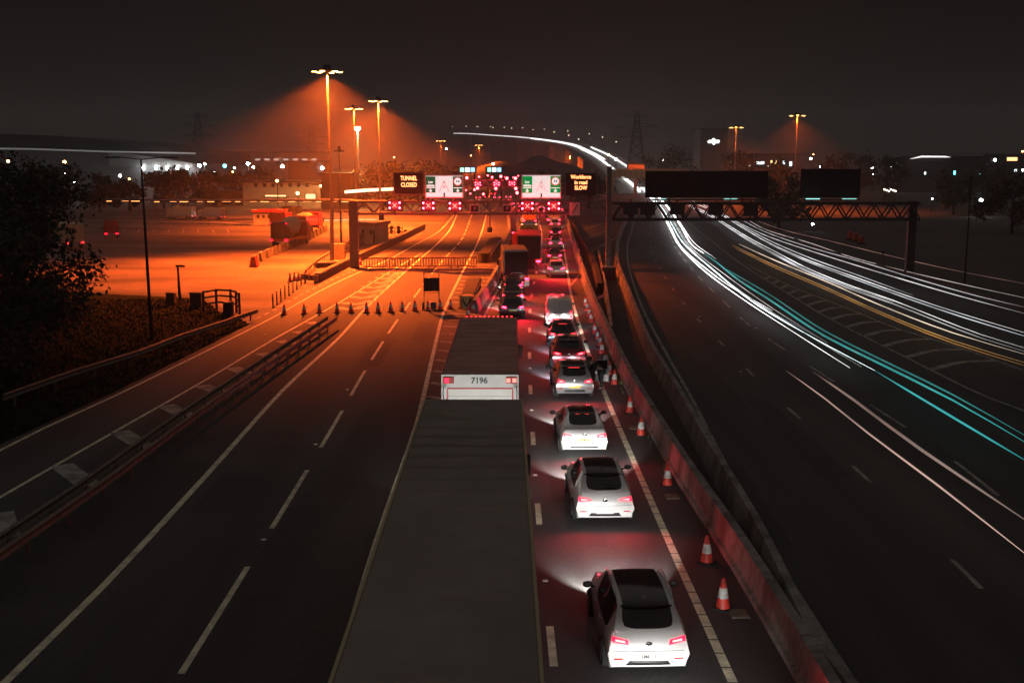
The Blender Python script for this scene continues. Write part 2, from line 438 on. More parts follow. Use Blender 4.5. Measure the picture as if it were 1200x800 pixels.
# crossover lines between the two walls
mb = MB()
for a, b in [((687, 297), (716, 282)), ((682, 282), (716, 268)), ((677, 271), (712, 260)), ((706, 289), (726, 276))]: mb.ribbon([ground(*a), ground(*b)], .2, .014)
o = mb.build('crossover_line', M_paint_y); o['kind'] = 'structure'
# reflective road studs
E_stud = mat('stud_reflector', (.85, .83, .78), .25)
studs = []
for px, py in [(309, 633), (370, 521), (407, 457), (639, 681), (627, 557), (623, 481), (621, 432), (311, 392), (362, 380), (331, 432), (868, 436), (820, 371), (886, 385)]:
    g = ground(px, py); b = MB().box((0, 0, .012), (.13, .1, .024), bevel=.004); o = b.build('road_stud', E_stud); o.location = g+Vector((0, 0, .014))
    o['kind'] = 'structure'

# ================================================================ walls and steel barriers
WPROF = [(0, 0), (0, .16), (.1, .18), (.17, .82), (.40, .82), (.44, 0)]
o = MB().sweep([Vector((cW[0].x+.0, 6, 0))]+cW, WPROF).build('concrete_barrier', M_conc)
tag(o, 'long stepped concrete wall running beside the row of cones', 'barrier')
# moss and weeds at the foot of the wall
M_weed = mat('weed_leaf', (.07, .085, .02), .8, var=.4, scale=9)
mb = MB()
for i in range(200):
    Y = random.choice([random.gauss(54, 3.0), random.uniform(34, 62)]); p, t = at_y(cW, Y)
    h = random.uniform(.03, .09)*(2.2 if 50 < Y < 57 else 1); a = random.uniform(0, PI)
    b = Vector((p.x-random.uniform(.0, .25), p.y, .012)); dx = Vector((math.cos(a), math.sin(a), 0))*h*.5
    mb.quad(b-dx, b+dx, b+dx*.4+Vector((0, 0, h)), b-dx*.6+Vector((random.uniform(-.05, .05), 0, h)))
o = mb.build('weeds', M_weed, recalc=False); o['kind'] = 'stuff'; o['label'] = 'sparse green weeds growing at the foot of the concrete wall'; o['category'] = 'weeds'
W2 = [(-.34, 0), (-.2, .8), (.0, .8), (.14, 0)]
o = MB().sweep([Vector((7.4, 6, 0))]+cW2, W2).build('concrete_barrier', M_conc)
tag(o, 'dim concrete wall curving along the inner edge of the empty right carriageway', 'barrier')
IN = gp([(700, 356), (706, 336), (703, 316), (699, 300), (688, 278), (676, 262)])
# low walls hugging the gantry post between the carriageways
o = MB().sweep(spline(gp([(716, 398), (710, 350), (705, 322), (701, 300)]), 1.5), [(-.15, 0), (-.08, .8), (.1, .8), (.17, 0)]).build('concrete_barrier', M_conc)
tag(o, 'short concrete wall on the left of the middle gantry post', 'barrier')
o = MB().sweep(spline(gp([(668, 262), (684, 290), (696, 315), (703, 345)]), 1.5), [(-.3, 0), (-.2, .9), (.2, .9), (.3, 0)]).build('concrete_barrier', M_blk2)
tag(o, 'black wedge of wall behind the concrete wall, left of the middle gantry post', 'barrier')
# wall left of the lorry lane, starting at the yellow crash cushion
PXK = [(556, 366), (574, 340), (585, 318), (592, 298), (597, 278), (597, 262), (594, 247)]
cK = curve(PXK)
o = MB().sweep(cK, [(-.3, 0), (-.15, .85), (.1, .85), (.3, 0)]).build('concrete_barrier', M_conc)
tag(o, 'concrete wall dividing the closed lanes from the lorry queue', 'barrier')

def steel_barrier(pts, label, gap=2.4, h=.75, both=False, m=M_galv, name='crash_barrier'):
    t = thing(name, label, 'barrier', pts[0])
    loc = [p-pts[0] for p in pts]
    prof = [(-.02, -.155), (.06, -.10), (.0, -.02), (.0, .02), (.06, .10), (-.02, .155), (-.035, .15), (.03, .10), (-.03, .02), (-.03, -.02), (.03, -.10), (-.035, -.15)]
    def railat(o):
        return MB().sweep([p+Vector((0, 0, h-.15)) for p in offset_path(loc, o)], prof).build('rail', m, t)
    railat(.12)
    if both: railat(-.5)
    L = walk(loc); d = 1.0; i = 0
    pm = None
    while d < L[-1] and i < 100:
        p, tt = along(loc, d, L)
        if pm is None:
            b = MB(); b.box((0, 0, h/2-.05), (.06, .11, h+.0))
            if both: b.box((-.5, 0, h/2-.05), (.06, .11, h)); b.box((-.25, 0, h*.45), (.5, .05, .05))
            po = b.build('post', m, t); pm = po.data
        else: po = bpy.data.objects.new('post', pm); C.objects.link(po); po.parent = t
        po.location = p; po.rotation_euler = (0, 0, math.atan2(tt.y, tt.x)-PI/2)
        d += gap; i += 1
    return t
gr = spline([ground(x, y, .75).xy.to_3d() for x, y in [(-120, 725), (0, 640), (111, 565), (223, 484), (317, 420), (393, 370)]], 2.0)
steel_barrier(gr, 'double steel crash barrier between the slip road and the main carriageway', both=True, m=M_rust)
gl = spline([ground(x, y, .7).xy.to_3d() for x, y in [(0, 463), (90, 432), (160, 411), (210, 392), (260, 376), (300, 362)]], 2.0)
steel_barrier(gl, 'single steel crash barrier along the dark grass verge', gap=3.2, m=M_rust)
rr = spline([ground(x, y, .7).xy.to_3d() for x, y in [(1240, 372), (1150, 345), (1060, 319), (960, 290), (900, 268)]], 2.5)
steel_barrier(rr, 'steel crash barrier on the far side of the right carriageway', gap=4.0, m=M_rust)

# ================================================================ trails of light left by moving headlamps
def trail_mat(col, s):
    nm = 'trail_%02d_%02d_%02d_%d' % (col[0]*50, col[1]*50, col[2]*50, s*100)
    if nm in _mats: return _mats[nm]
    m = emat(nm, col, s); nt = m.node_tree; b = nt.nodes['Principled BSDF']
    tc = nt.nodes.new('ShaderNodeTexCoord'); n = nt.nodes.new('ShaderNodeTexNoise'); n.inputs['Scale'].default_value = .12; n.inputs['Detail'].default_value = 5
    mr = nt.nodes.new('ShaderNodeMapRange'); mr.inputs['From Min'].default_value = .32; mr.inputs['From Max'].default_value = .68; mr.inputs['To Min'].default_value = s*.35; mr.inputs['To Max'].default_value = s*1.5
    nt.links.new(tc.outputs['Object'], n.inputs['Vector']); nt.links.new(n.outputs['Fac'], mr.inputs['Value']); nt.links.new(mr.outputs['Result'], b.inputs['Emission Strength']); return m
def trail(pix, label, col, strength, r, z=.68, mname=None, r1=None, group='trails of light on the right carriageway'):
    pts = spline([ground(x, y, z) for x, y in pix], 3.0)
    m = trail_mat(col, strength)
    n = len(pts); rs = [(r+(r1-r)*i/(n-1) if r1 else r)*min(1, .12+i/(n*.06+1), .12+(n-1-i)/(n*.10+1)) for i in range(n)]
    o = MB().tube(pts, rs, 6).build('light_trail', m, smooth=True)
    return tag(o, label, 'light trail', group)
WHT, TEAL, PNK, YEL = (1, .98, .96), (.05, .62, .60), (1, .66, .55), (1, .55, .16)
T1 = [(812, 288), (838, 306), (867, 329), (900, 350), (967, 394), (1025, 423), (1117, 469), (1215, 526)]
U1 = [(742, 226), (764, 231), (779, 243), (793, 262), (812, 288)]
trail([(757, 218), (770, 230), (784, 245), (798, 265), (812, 288), (825, 297)], 'white light trail starting at the top of the curve, right of its pair', WHT, 4.5, .11)
trail([(825, 297), (838, 306), (867, 329), (900, 350), (967, 394), (1025, 423), (1117, 469), (1215, 526)], 'upper of the two teal light trails leaving the frame on the right', TEAL, .5, .075, r1=.045)
trail([(752, 217.5), (764, 230), (777, 245), (788, 264), (801, 285), (838, 318), (887, 357), (950, 394), (1025, 434)], 'bluish white light trail just above the white one that stops short', (.78, .97, 1), 3.0, .09, r1=.045)
trail([(1025, 434), (1060, 455), (1117, 489), (1215, 547)], 'lower teal light trail leaving the frame on the right', (.05, .6, .6), .6, .04)
trail([(748, 217), (760, 229), (772, 244), (783, 264), (796, 288), (825, 317), (867, 348), (933, 391), (996, 431)], 'lowest white light trail of the main curve, stopping at the lane line', WHT, 3.2, .10, r1=.04)
trail([(760, 230), (775, 246), (786, 266), (799, 290), (824, 312), (855, 335), (905, 364)], 'white light trail between its neighbours near the top of the curve', WHT, 3.0, .08, r1=.035)
trail([(921, 434), (967, 467), (1017, 507), (1100, 569), (1215, 659)], 'lower of the two lone pinkish light trails on the dark lane', PNK, .5, .03)
trail([(952, 435), (1000, 468), (1040, 498), (1080, 527), (1142, 569), (1215, 618)], 'fainter upper one of the two lone pinkish light trails', (1, .72, .6), .22, .05)
trail([(806, 239), (830, 250), (855, 265), (880, 280), (905, 293), (950, 316), (1000, 336), (1047, 352), (1100, 373), (1150, 392), (1215, 412)], 'lower of the two broad white light trails on the far lanes', WHT, 1.25, .065, r1=.033)
trail([(808, 236), (840, 249), (872, 268), (900, 284), (950, 306), (1000, 324), (1070, 349), (1125, 367), (1215, 394)], 'upper of the two broad white light trails on the far lanes', WHT, 1.1, .065, r1=.03)
trail([(858, 287), (908, 311), (971, 338), (1033, 366), (1117, 399), (1215, 429)], 'orange light trail, lowest of the far lanes', YEL, .45, .04, r1=.026)
trail([(866, 286), (908, 305), (971, 331), (1033, 358), (1117, 390), (1215, 419)], 'cream light trail directly above the orange one', (1, .8, .6), 1.0, .05, r1=.028)
trail([(872, 255), (900, 270), (950, 285), (1000, 302), (1075, 321), (1150, 338), (1215, 352)], 'thin topmost light trail on the far right', (1, .85, .8), .55, .035)
trail([(866, 256), (900, 273), (950, 290), (1010, 307), (1075, 327), (1150, 348), (1215, 363)], 'thin light trail second from the top on the far right', (.95, .95, 1), .55, .035)
trail([(858, 257), (900, 277), (975, 302), (1040, 322), (1125, 347), (1215, 371)], 'thin light trail third from the top on the far right', WHT, .7, .04)
trail([(880, 256), (920, 270), (975, 283), (1040, 299), (1120, 317), (1215, 335)], 'faint reddish light trail above all the others on the far right', (1, .5, .42), .25, .03)

trail([(760, 218), (773, 231), (786, 246), (799, 264), (815, 286), (840, 304)], 'short white light trail outside the main bunch at the top of the curve', WHT, 3.0, .08, r1=.03)
trail([(750, 217.5), (762, 230), (774, 246), (785, 266), (798, 289), (822, 313)], 'short white light trail inside the main bunch at the top of the curve', WHT, 3.0, .09, r1=.03)
o = MB().tube([at(380, 258, 170), at(410, 257.5, 168), at(441, 257.5, 166)], .1, 6).build('light_trail', emat('trail_warm', (1, .6, .3), 1.2), smooth=True); tag(o, 'level warm light trail behind the left gantry leg', 'light trail', 'trails of light on the plaza')
o = MB().tube([at(404, 225, 190), at(430, 223, 190), at(462, 221.5, 190)], .3, 6).build('light_trail', emat('trail_warm2', (1, .72, .45), 2.2), smooth=True); tag(o, 'thick white light trail running in behind the TUNNEL CLOSED sign', 'light trail', 'trails of light on the plaza')

trail([(806, 241), (830, 252), (855, 267), (880, 282.5), (905, 296), (950, 319), (1000, 338), (1047, 354)], 'soft pale light trail under the lower broad white trail, ending early', (.9, .93, 1), .8, .09, r1=.05)
trail([(808, 234), (840, 247), (872, 266), (900, 281), (950, 302.5), (1000, 320.5), (1070, 346)], 'soft pale light trail over the upper broad white trail, ending early', (.9, .93, 1), .7, .08, r1=.04)
trail([(900, 285.5), (950, 308), (1000, 326.5), (1070, 352), (1125, 370.5), (1215, 398)], 'thin grey light trail just below the upper broad white trail, reaching the right edge', (.85, .93, 1), .7, .035)
trail([(858, 289), (908, 313.5), (971, 340.5), (1033, 368.5), (1117, 402), (1215, 432.5)], 'faint amber light trail just below the orange one', (1, .45, .1), .4, .03)
trail([(845, 312), (900, 344), (967, 388), (1025, 417.5), (1117, 462.5), (1215, 518)], 'thin faint teal light trail just above the teal pair', (.05, .5, .48), .35, .04)
# joints of the road surface, patches and drain gratings
M_patch = mat('road_patch', (.041, .04, .039), .85, var=.25, scale=9); mb = MB()
for px, py, w_, l_ in [(300, 700, 1.1, 7), (420, 520, .9, 5), (250, 600, 1.4, 4), (430, 430, 1.2, 9), (490, 400, 1.0, 8), (690, 640, 1.0, 3.2), (660, 590, .7, 6)]:
    g = ground(px, py); mb.ribbon([g, g+Vector((.02, l_, 0))], w_, .0165)
o = mb.build('road_patch', M_patch, road_l); o['kind'] = 'structure'
mb = MB()
for px, py, w_, l_ in [(900, 640, 1.4, 8), (980, 560, 1.0, 12), (800, 420, 1.2, 10), (860, 470, .8, 9)]:
    g = ground(px, py); t_ = at_y(cR1, g.y)[1]; mb.ribbon([g, g+t_*l_], w_, .0165)
o = mb.build('road_patch', M_patch, right_road); o['kind'] = 'structure'
for k, Y in enumerate((24, 33, 42, 51, 60, 69)):
    p, t_ = at_y(cW, Y); b = MB().box((0, 0, 0), (.42, .5, .02), bevel=.004)
    for j in range(5): b.box((-.14+.07*j, 0, .012), (.03, .42, .012))
    o = b.build('drain_grating', M_rust); o['kind'] = 'structure'; o.location = (p.x-.42, Y, .02)
# bay lines and worn tracks in the lorry yard
mb = MB()
for k in range(9):
    a = ground(130+k*17, 268.5); mb.ribbon([a, a+Vector((2.5, -9, 0))], .15, .009)
o = mb.build('bay_line', M_paint_y); o['kind'] = 'structure'

trail([(754, 218), (766, 230), (780, 246), (792, 266), (808, 290), (842, 322), (892, 359), (955, 393)], 'fine bluish strand in the middle of the main bunch, fading out early', (.7, .9, 1), 1.0, .035, r1=.02)
trail([(755, 218), (768, 230.5), (782, 247), (795, 268), (812, 292), (850, 322), (905, 361), (970, 402)], 'fine white strand beside the bluish one in the main bunch', WHT, 1.1, .035, r1=.02)
trail([(785, 250), (794, 268), (808, 290), (830, 312), (862, 337), (915, 373), (1010, 430)], 'fine white strand running the furthest down the main bunch', WHT, .8, .03, r1=.02)
trail([(846, 262), (880, 284), (905, 297.5), (950, 320.5), (1000, 340), (1047, 356), (1100, 377), (1150, 396), (1215, 416)], 'fine white strand below the lower broad trail, reaching the right edge', WHT, .6, .03)
# ================================================================ cars
M_tyre = M_rub
M_rim = mat('wheel_rim', (.3, .3, .31), .3, metal=.8)
M_trim = mat('black_trim', (.02, .02, .021), .45)
M_roofp = mat('dark_roof_unlit', (.022, .018, .017), .12, coat=.3)  # car roofs the headlamps miss: their unlit darkness is put into this colour
M_plate = mat('plate_yellow', (.72, .5, .06), .45)
M_platew = mat('plate_pale', (.75, .74, .68), .45)
M_pltxt = mat('plate_black', (.02, .02, .02), .5)
M_chrome = mat('chrome', (.7, .7, .7), .12, metal=1.0)
E_head = emat('headlamp', (1, .96, .88), 12.0)
E_reverse = mat('clear_lens', (.7, .68, .66), .15, coat=.5)
E_plamp = emat('plate_lamp', (1, .98, .9), 5.0)
def paint(name, col, metal=.0, rough=.28): return mat('paint_'+name, col, rough, metal=metal, coat=.6)
P_white = paint('white', (.72, .72, .72)); P_grey = paint('grey', (.30, .30, .31), .5); P_red = paint('dark_red', (.16, .012, .015), .3)
P_black = paint('black', (.012, .012, .013)); P_silver = paint('silver', (.5, .5, .51), .6); P_blue = paint('navy', (.02, .03, .07), .3)

# stations rear to front: y, zt, wt, zb, wb, zs, ws, zk, wk   and shifts of the rear cap rows
SPEC = {
 'suv': dict(L=4.5, st=[(0, 1.06, .73, .92, .82, .62, .90, .30, .80), (.15, 1.12, .76, .96, .86, .64, .915, .27, .84), (.58, 1.52, .635, 1.0, .88, .66, .925, .25, .86),
   (.72, 1.585, .63, 1.0, .885, .66, .925, .25, .87), (1.7, 1.63, .65, 1.0, .89, .66, .925, .25, .87), (2.65, 1.57, .62, 1.0, .89, .66, .925, .25, .87), (3.35, 1.10, .73, .98, .88, .66, .92, .25, .87), (4.1, .98, .72, .86, .83, .6, .90, .27, .84), (4.5, .80, .62, .70, .72, .52, .76, .30, .66)],
   cap=(.12, .03, -.03, .05), wheels=(.86, 3.6), wr=.35),
 'hatch': dict(L=4.3, st=[(0, .98, .70, .86, .78, .58, .86, .30, .76), (.14, 1.03, .72, .90, .82, .6, .875, .26, .80), (.62, 1.38, .60, .93, .85, .6, .885, .24, .83),
   (.78, 1.43, .60, .93, .85, .6, .885, .24, .83), (1.7, 1.48, .62, .93, .855, .6, .885, .24, .83), (2.5, 1.42, .6, .93, .855, .6, .885, .24, .83), (3.2, .99, .7, .9, .84, .6, .88, .24, .83), (3.95, .88, .68, .78, .79, .55, .86, .26, .8), (4.3, .7, .58, .62, .68, .48, .72, .3, .62)],
   cap=(.1, .02, -.03, .05), wheels=(.8, 3.4), wr=.32),
 'saloon': dict(L=4.7, st=[(0, 1.0, .70, .88, .79, .58, .87, .30, .78), (.12, 1.04, .74, .92, .83, .6, .89, .26, .82), (.62, 1.06, .73, .95, .86, .62, .90, .24, .85),
   (1.28, 1.385, .60, .95, .86, .62, .905, .24, .85), (1.9, 1.44, .61, .95, .87, .62, .905, .24, .85), (2.75, 1.39, .59, .95, .87, .62, .905, .24, .85), (3.5, 1.0, .72, .92, .86, .6, .90, .24, .85), (4.3, .88, .68, .78, .8, .55, .87, .26, .82), (4.7, .7, .58, .62, .68, .48, .72, .3, .62)],
   cap=(.06, .0, -.03, .05), wheels=(.95, 3.8), wr=.33),
 'coupe': dict(L=4.6, st=[(0, 1.04, .70, .90, .80, .60, .89, .30, .79), (.16, 1.10, .74, .95, .85, .63, .91, .27, .84), (.95, 1.43, .61, 1.0, .88, .65, .92, .25, .86),
   (1.15, 1.48, .61, 1.0, .885, .65, .925, .25, .87), (1.9, 1.53, .62, 1.0, .885, .65, .925, .25, .87), (2.7, 1.48, .6, .99, .885, .65, .925, .25, .87), (3.4, 1.06, .72, .96, .87, .65, .92, .25, .87), (4.2, .95, .70, .84, .82, .6, .90, .27, .84), (4.6, .78, .6, .68, .7, .52, .75, .3, .65)],
   cap=(.1, .02, -.03, .05), wheels=(.9, 3.7), wr=.35),
 'van': dict(L=4.7, st=[(0, 1.82, .76, 1.15, .88, .62, .92, .30, .86), (.07, 1.88, .80, 1.18, .90, .64, .935, .27, .88), (.3, 1.93, .80, 1.18, .91, .64, .94, .25, .89),
   (.8, 1.94, .80, 1.18, .91, .64, .94, .25, .89), (2.4, 1.95, .80, 1.18, .91, .64, .94, .25, .89), (3.25, 1.86, .76, 1.18, .91, .64, .94, .25, .89), (3.95, 1.22, .80, 1.1, .89, .64, .93, .25, .88), (4.5, 1.0, .74, .9, .84, .6, .9, .27, .84), (4.7, .8, .64, .7, .74, .52, .78, .3, .68)],
   cap=(.04, .0, -.02, .03), wheels=(.85, 3.75), wr=.34, van=True),
}
_shell = {}
def shell(kind):
    if kind in _shell: return _shell[kind]
    sp = SPEC[kind]; bm = bmesh.new(); st = sp['st']; n = len(st)
    fr = (-1, -.83, 0, .83, 1)
    def ring(s, cap=None, front=False):
        y, zt, wt, zb, wb, zs, ws, zk, wk = s
        rows = []
        yo = cap or (0, 0, 0, 0)
        sg = -1 if front else 1
        for r, (z, wd) in enumerate(((zt, wt), (zb, wb), (zs, ws), (zk, wk))):
            row = []
            for f in fr:
                crown = (.035*(1-f*f) if r == 0 else 0)
                bow = (.06*(abs(f)**2)) if cap else 0      # plan curvature of tail and nose
                row.append(Vector((f*wd, y+sg*(yo[r]+bow), z+crown)))
            rows.append(row)
        return rows
    R_ = []
    for i, s in enumerate(st):
        R_.append(ring(s, sp['cap'] if i == 0 else ((.1, .05, 0, .04) if i == n-1 else None), i == n-1))
    V = []
    for i in range(n):
        full = i in (0, n-1)
        V.append([[bm.verts.new(R_[i][r][c]) if (full or r in (0, 3) or c in (0, 4)) else None for c in range(5)] for r in range(4)])
    def F(vs, mi):
        f = bm.faces.new(vs); f.material_index = mi
    van = sp.get('van')
    # materials: 0 body, 1 rear window, 2 windscreen, 3 side window, 4 roof panel
    i_rw = 2 if kind == 'saloon' else 1
    for i in range(n-1):
        a, b = V[i], V[i+1]
        for c in range(4):
            mi = 0
            if c in (1, 2):
                if i == i_rw and not van: mi = 1
                elif i == 5: mi = 2
                elif 2 <= i <= 4 and not van and i > i_rw: mi = 4
            F((a[0][c], a[0][c+1], b[0][c+1], b[0][c]), mi)
            F((a[3][c+1], a[3][c], b[3][c], b[3][c+1]), 0)
        for c, side in ((0, 0), (4, 1)):
            for r in range(3):
                mi = 3 if r == 0 and ((3 if van else i_rw+1) <= i <= 4) else 0
                if van and r == 0 and i < 4: mi = 0
                q = (a[r][c], b[r][c], b[r+1][c], a[r+1][c])
                F(q if c == 4 else q[::-1], mi)
    for i, rev in ((0, False), (n-1, True)):
        for r in range(3):
            for c in range(4):
                q = (V[i][r][c], V[i][r+1][c], V[i][r+1][c+1], V[i][r][c+1])
                F(q[::-1] if rev else q, 0)
    cl = bm.edges.layers.float.new('crease_edge')
    for e in bm.edges:
        mis = {f.material_index for f in e.link_faces}
        if len(mis) > 1: e[cl] = .55
        ys = [v.co.y for v in e.verts]; zs = [v.co.z for v in e.verts]
    me = bpy.data.meshes.new('cage'); bm.to_mesh(me); bm.free()
    ob = bpy.data.objects.new('cage', me); C.objects.link(ob)
    md = ob.modifiers.new('s', 'SUBSURF'); md.levels = 3; md.subdivision_type = 'CATMULL_CLARK'
    dg = bpy.context.evaluated_depsgraph_get(); full = bpy.data.meshes.new_from_object(ob.evaluated_get(dg))
    bpy.data.objects.remove(ob)
    parts = {}
    for mi in range(5):
        b = bmesh.new(); b.from_mesh(full)
        bmesh.ops.delete(b, geom=[f for f in b.faces if f.material_index != mi], context='FACES')
        # islands: side windows left and right are separate parts
        if mi == 3:
            for s in (-1, 1):
                c = b.copy(); bmesh.ops.delete(c, geom=[f for f in c.faces if f.calc_center_median().x*s < 0], context='FACES')
                m_ = bpy.data.meshes.new('side_window'); c.to_mesh(m_); c.free(); parts[(3, s)] = m_
        elif len(b.faces):
            m_ = bpy.data.meshes.new('shell'); b.to_mesh(m_); parts[mi] = m_
        b.free()
    for m_ in parts.values():
        for p in m_.polygons: p.use_smooth = True; p.material_index = 0
    fb = bmesh.new(); fb.from_mesh(full); tree = BVHTree.FromBMesh(fb); fb.free()
    _shell[kind] = (parts, tree, sp); return _shell[kind]

def patch(tree, c4, nx=8, nz=4, lift=.012, back=.03, dirn=1):
    # a wrapped panel: four corners (x,z) seen from behind: bottom-left, bottom-right, top-right, top-left
    mb = MB(); (x0, z0), (x1, z1), (x2, z2), (x3, z3) = c4; G = []
    y0 = -3 if dirn == 1 else 9
    for j in range(nz+1):
        v = j/nz; row = []
        for i in range(nx+1):
            u = i/nx
            x = (x0*(1-u)+x1*u)*(1-v)+(x3*(1-u)+x2*u)*v; z = (z0*(1-u)+z1*u)*(1-v)+(z3*(1-u)+z2*u)*v
            h = tree.ray_cast(Vector((x, y0, z)), Vector((0, dirn, 0)))
            y = h[0].y if h[0] else (row[-1][1] if row else 0.1)
            row.append((x, y, z))
        G.append(row)
    A = [[mb.bm.verts.new((x, y-dirn*lift, z)) for x, y, z in row] for row in G]
    B = [[mb.bm.verts.new((x, y+dirn*back, z)) for x, y, z in row] for row in G]
    for j in range(nz):
        for i in range(nx):
            mb.bm.faces.new((A[j][i], A[j][i+1], A[j+1][i+1], A[j+1][i])); mb.bm.faces.new((B[j][i], B[j+1][i], B[j+1][i+1], B[j][i+1]))
    rim = [(0, i) for i in range(nx)]+[(j, nx) for j in range(nz)]+[(nz, i) for i in range(nx, 0, -1)]+[(j, 0) for j in range(nz, 0, -1)]
    for k in range(len(rim)):
        a, b = rim[k], rim[(k+1) % len(rim)]
        mb.bm.faces.new((A[a[0]][a[1]], B[a[0]][a[1]], B[b[0]][b[1]], A[b[0]][b[1]]))
    return mb
def mir(c4): return [(-c4[1][0], c4[1][1]), (-c4[0][0], c4[0][1]), (-c4[3][0], c4[3][1]), (-c4[2][0], c4[2][1])]
_wheel = {}
def wheel(parent, x, y, r):
    if r not in _wheel:
        b = MB(); b.lathe([(r*.6, -.11), (r*.93, -.11), (r, -.07), (r, .07), (r*.93, .11), (r*.6, .11)], 24); b.xform(Matrix.Rotation(PI/2, 4, 'Y'))
        c = MB(); c.lathe([(.05, -.118), (r*.63, -.112), (r*.66, 0), (r*.63, .112), (.05, .118)], 20)
        for k in range(5): c.box((r*.33*math.cos(k*2*PI/5), r*.33*math.sin(k*2*PI/5), 0), (r*.55, .05, .25), rot=k*2*PI/5)
        c.xform(Matrix.Rotation(PI/2, 4, 'Y'))
        t = b.build('tyre', M_tyre, None, True, angle=40); q = c.build('rim', M_rim, None, True, angle=30)
        _wheel[r] = (t.data, q.data); bpy.data.objects.remove(t); bpy.data.objects.remove(q)
    w = bpy.data.objects.new('wheel', _wheel[r][0]); C.objects.link(w); w.parent = parent; w.location = (x, y, r)
    q = bpy.data.objects.new('rim', _wheel[r][1]); C.objects.link(q); q.parent = w
    return w
TAIL = {  # lamp outline, seen from behind on the right-hand side
 'suv': [(.44, .83), (.80, .90), (.80, 1.0), (.46, .93)], 'hatch': [(.46, .76), (.76, .8), (.74, .92), (.46, .86)],
 'coupe': [(.40, .86), (.80, .82), (.80, .95), (.52, .91)], 'saloon': [(.46, .74), (.80, .76), (.78, .9), (.48, .86)], 'van': [(.74, .72), (.86, .72), (.82, 1.18), (.72, 1.18)]}
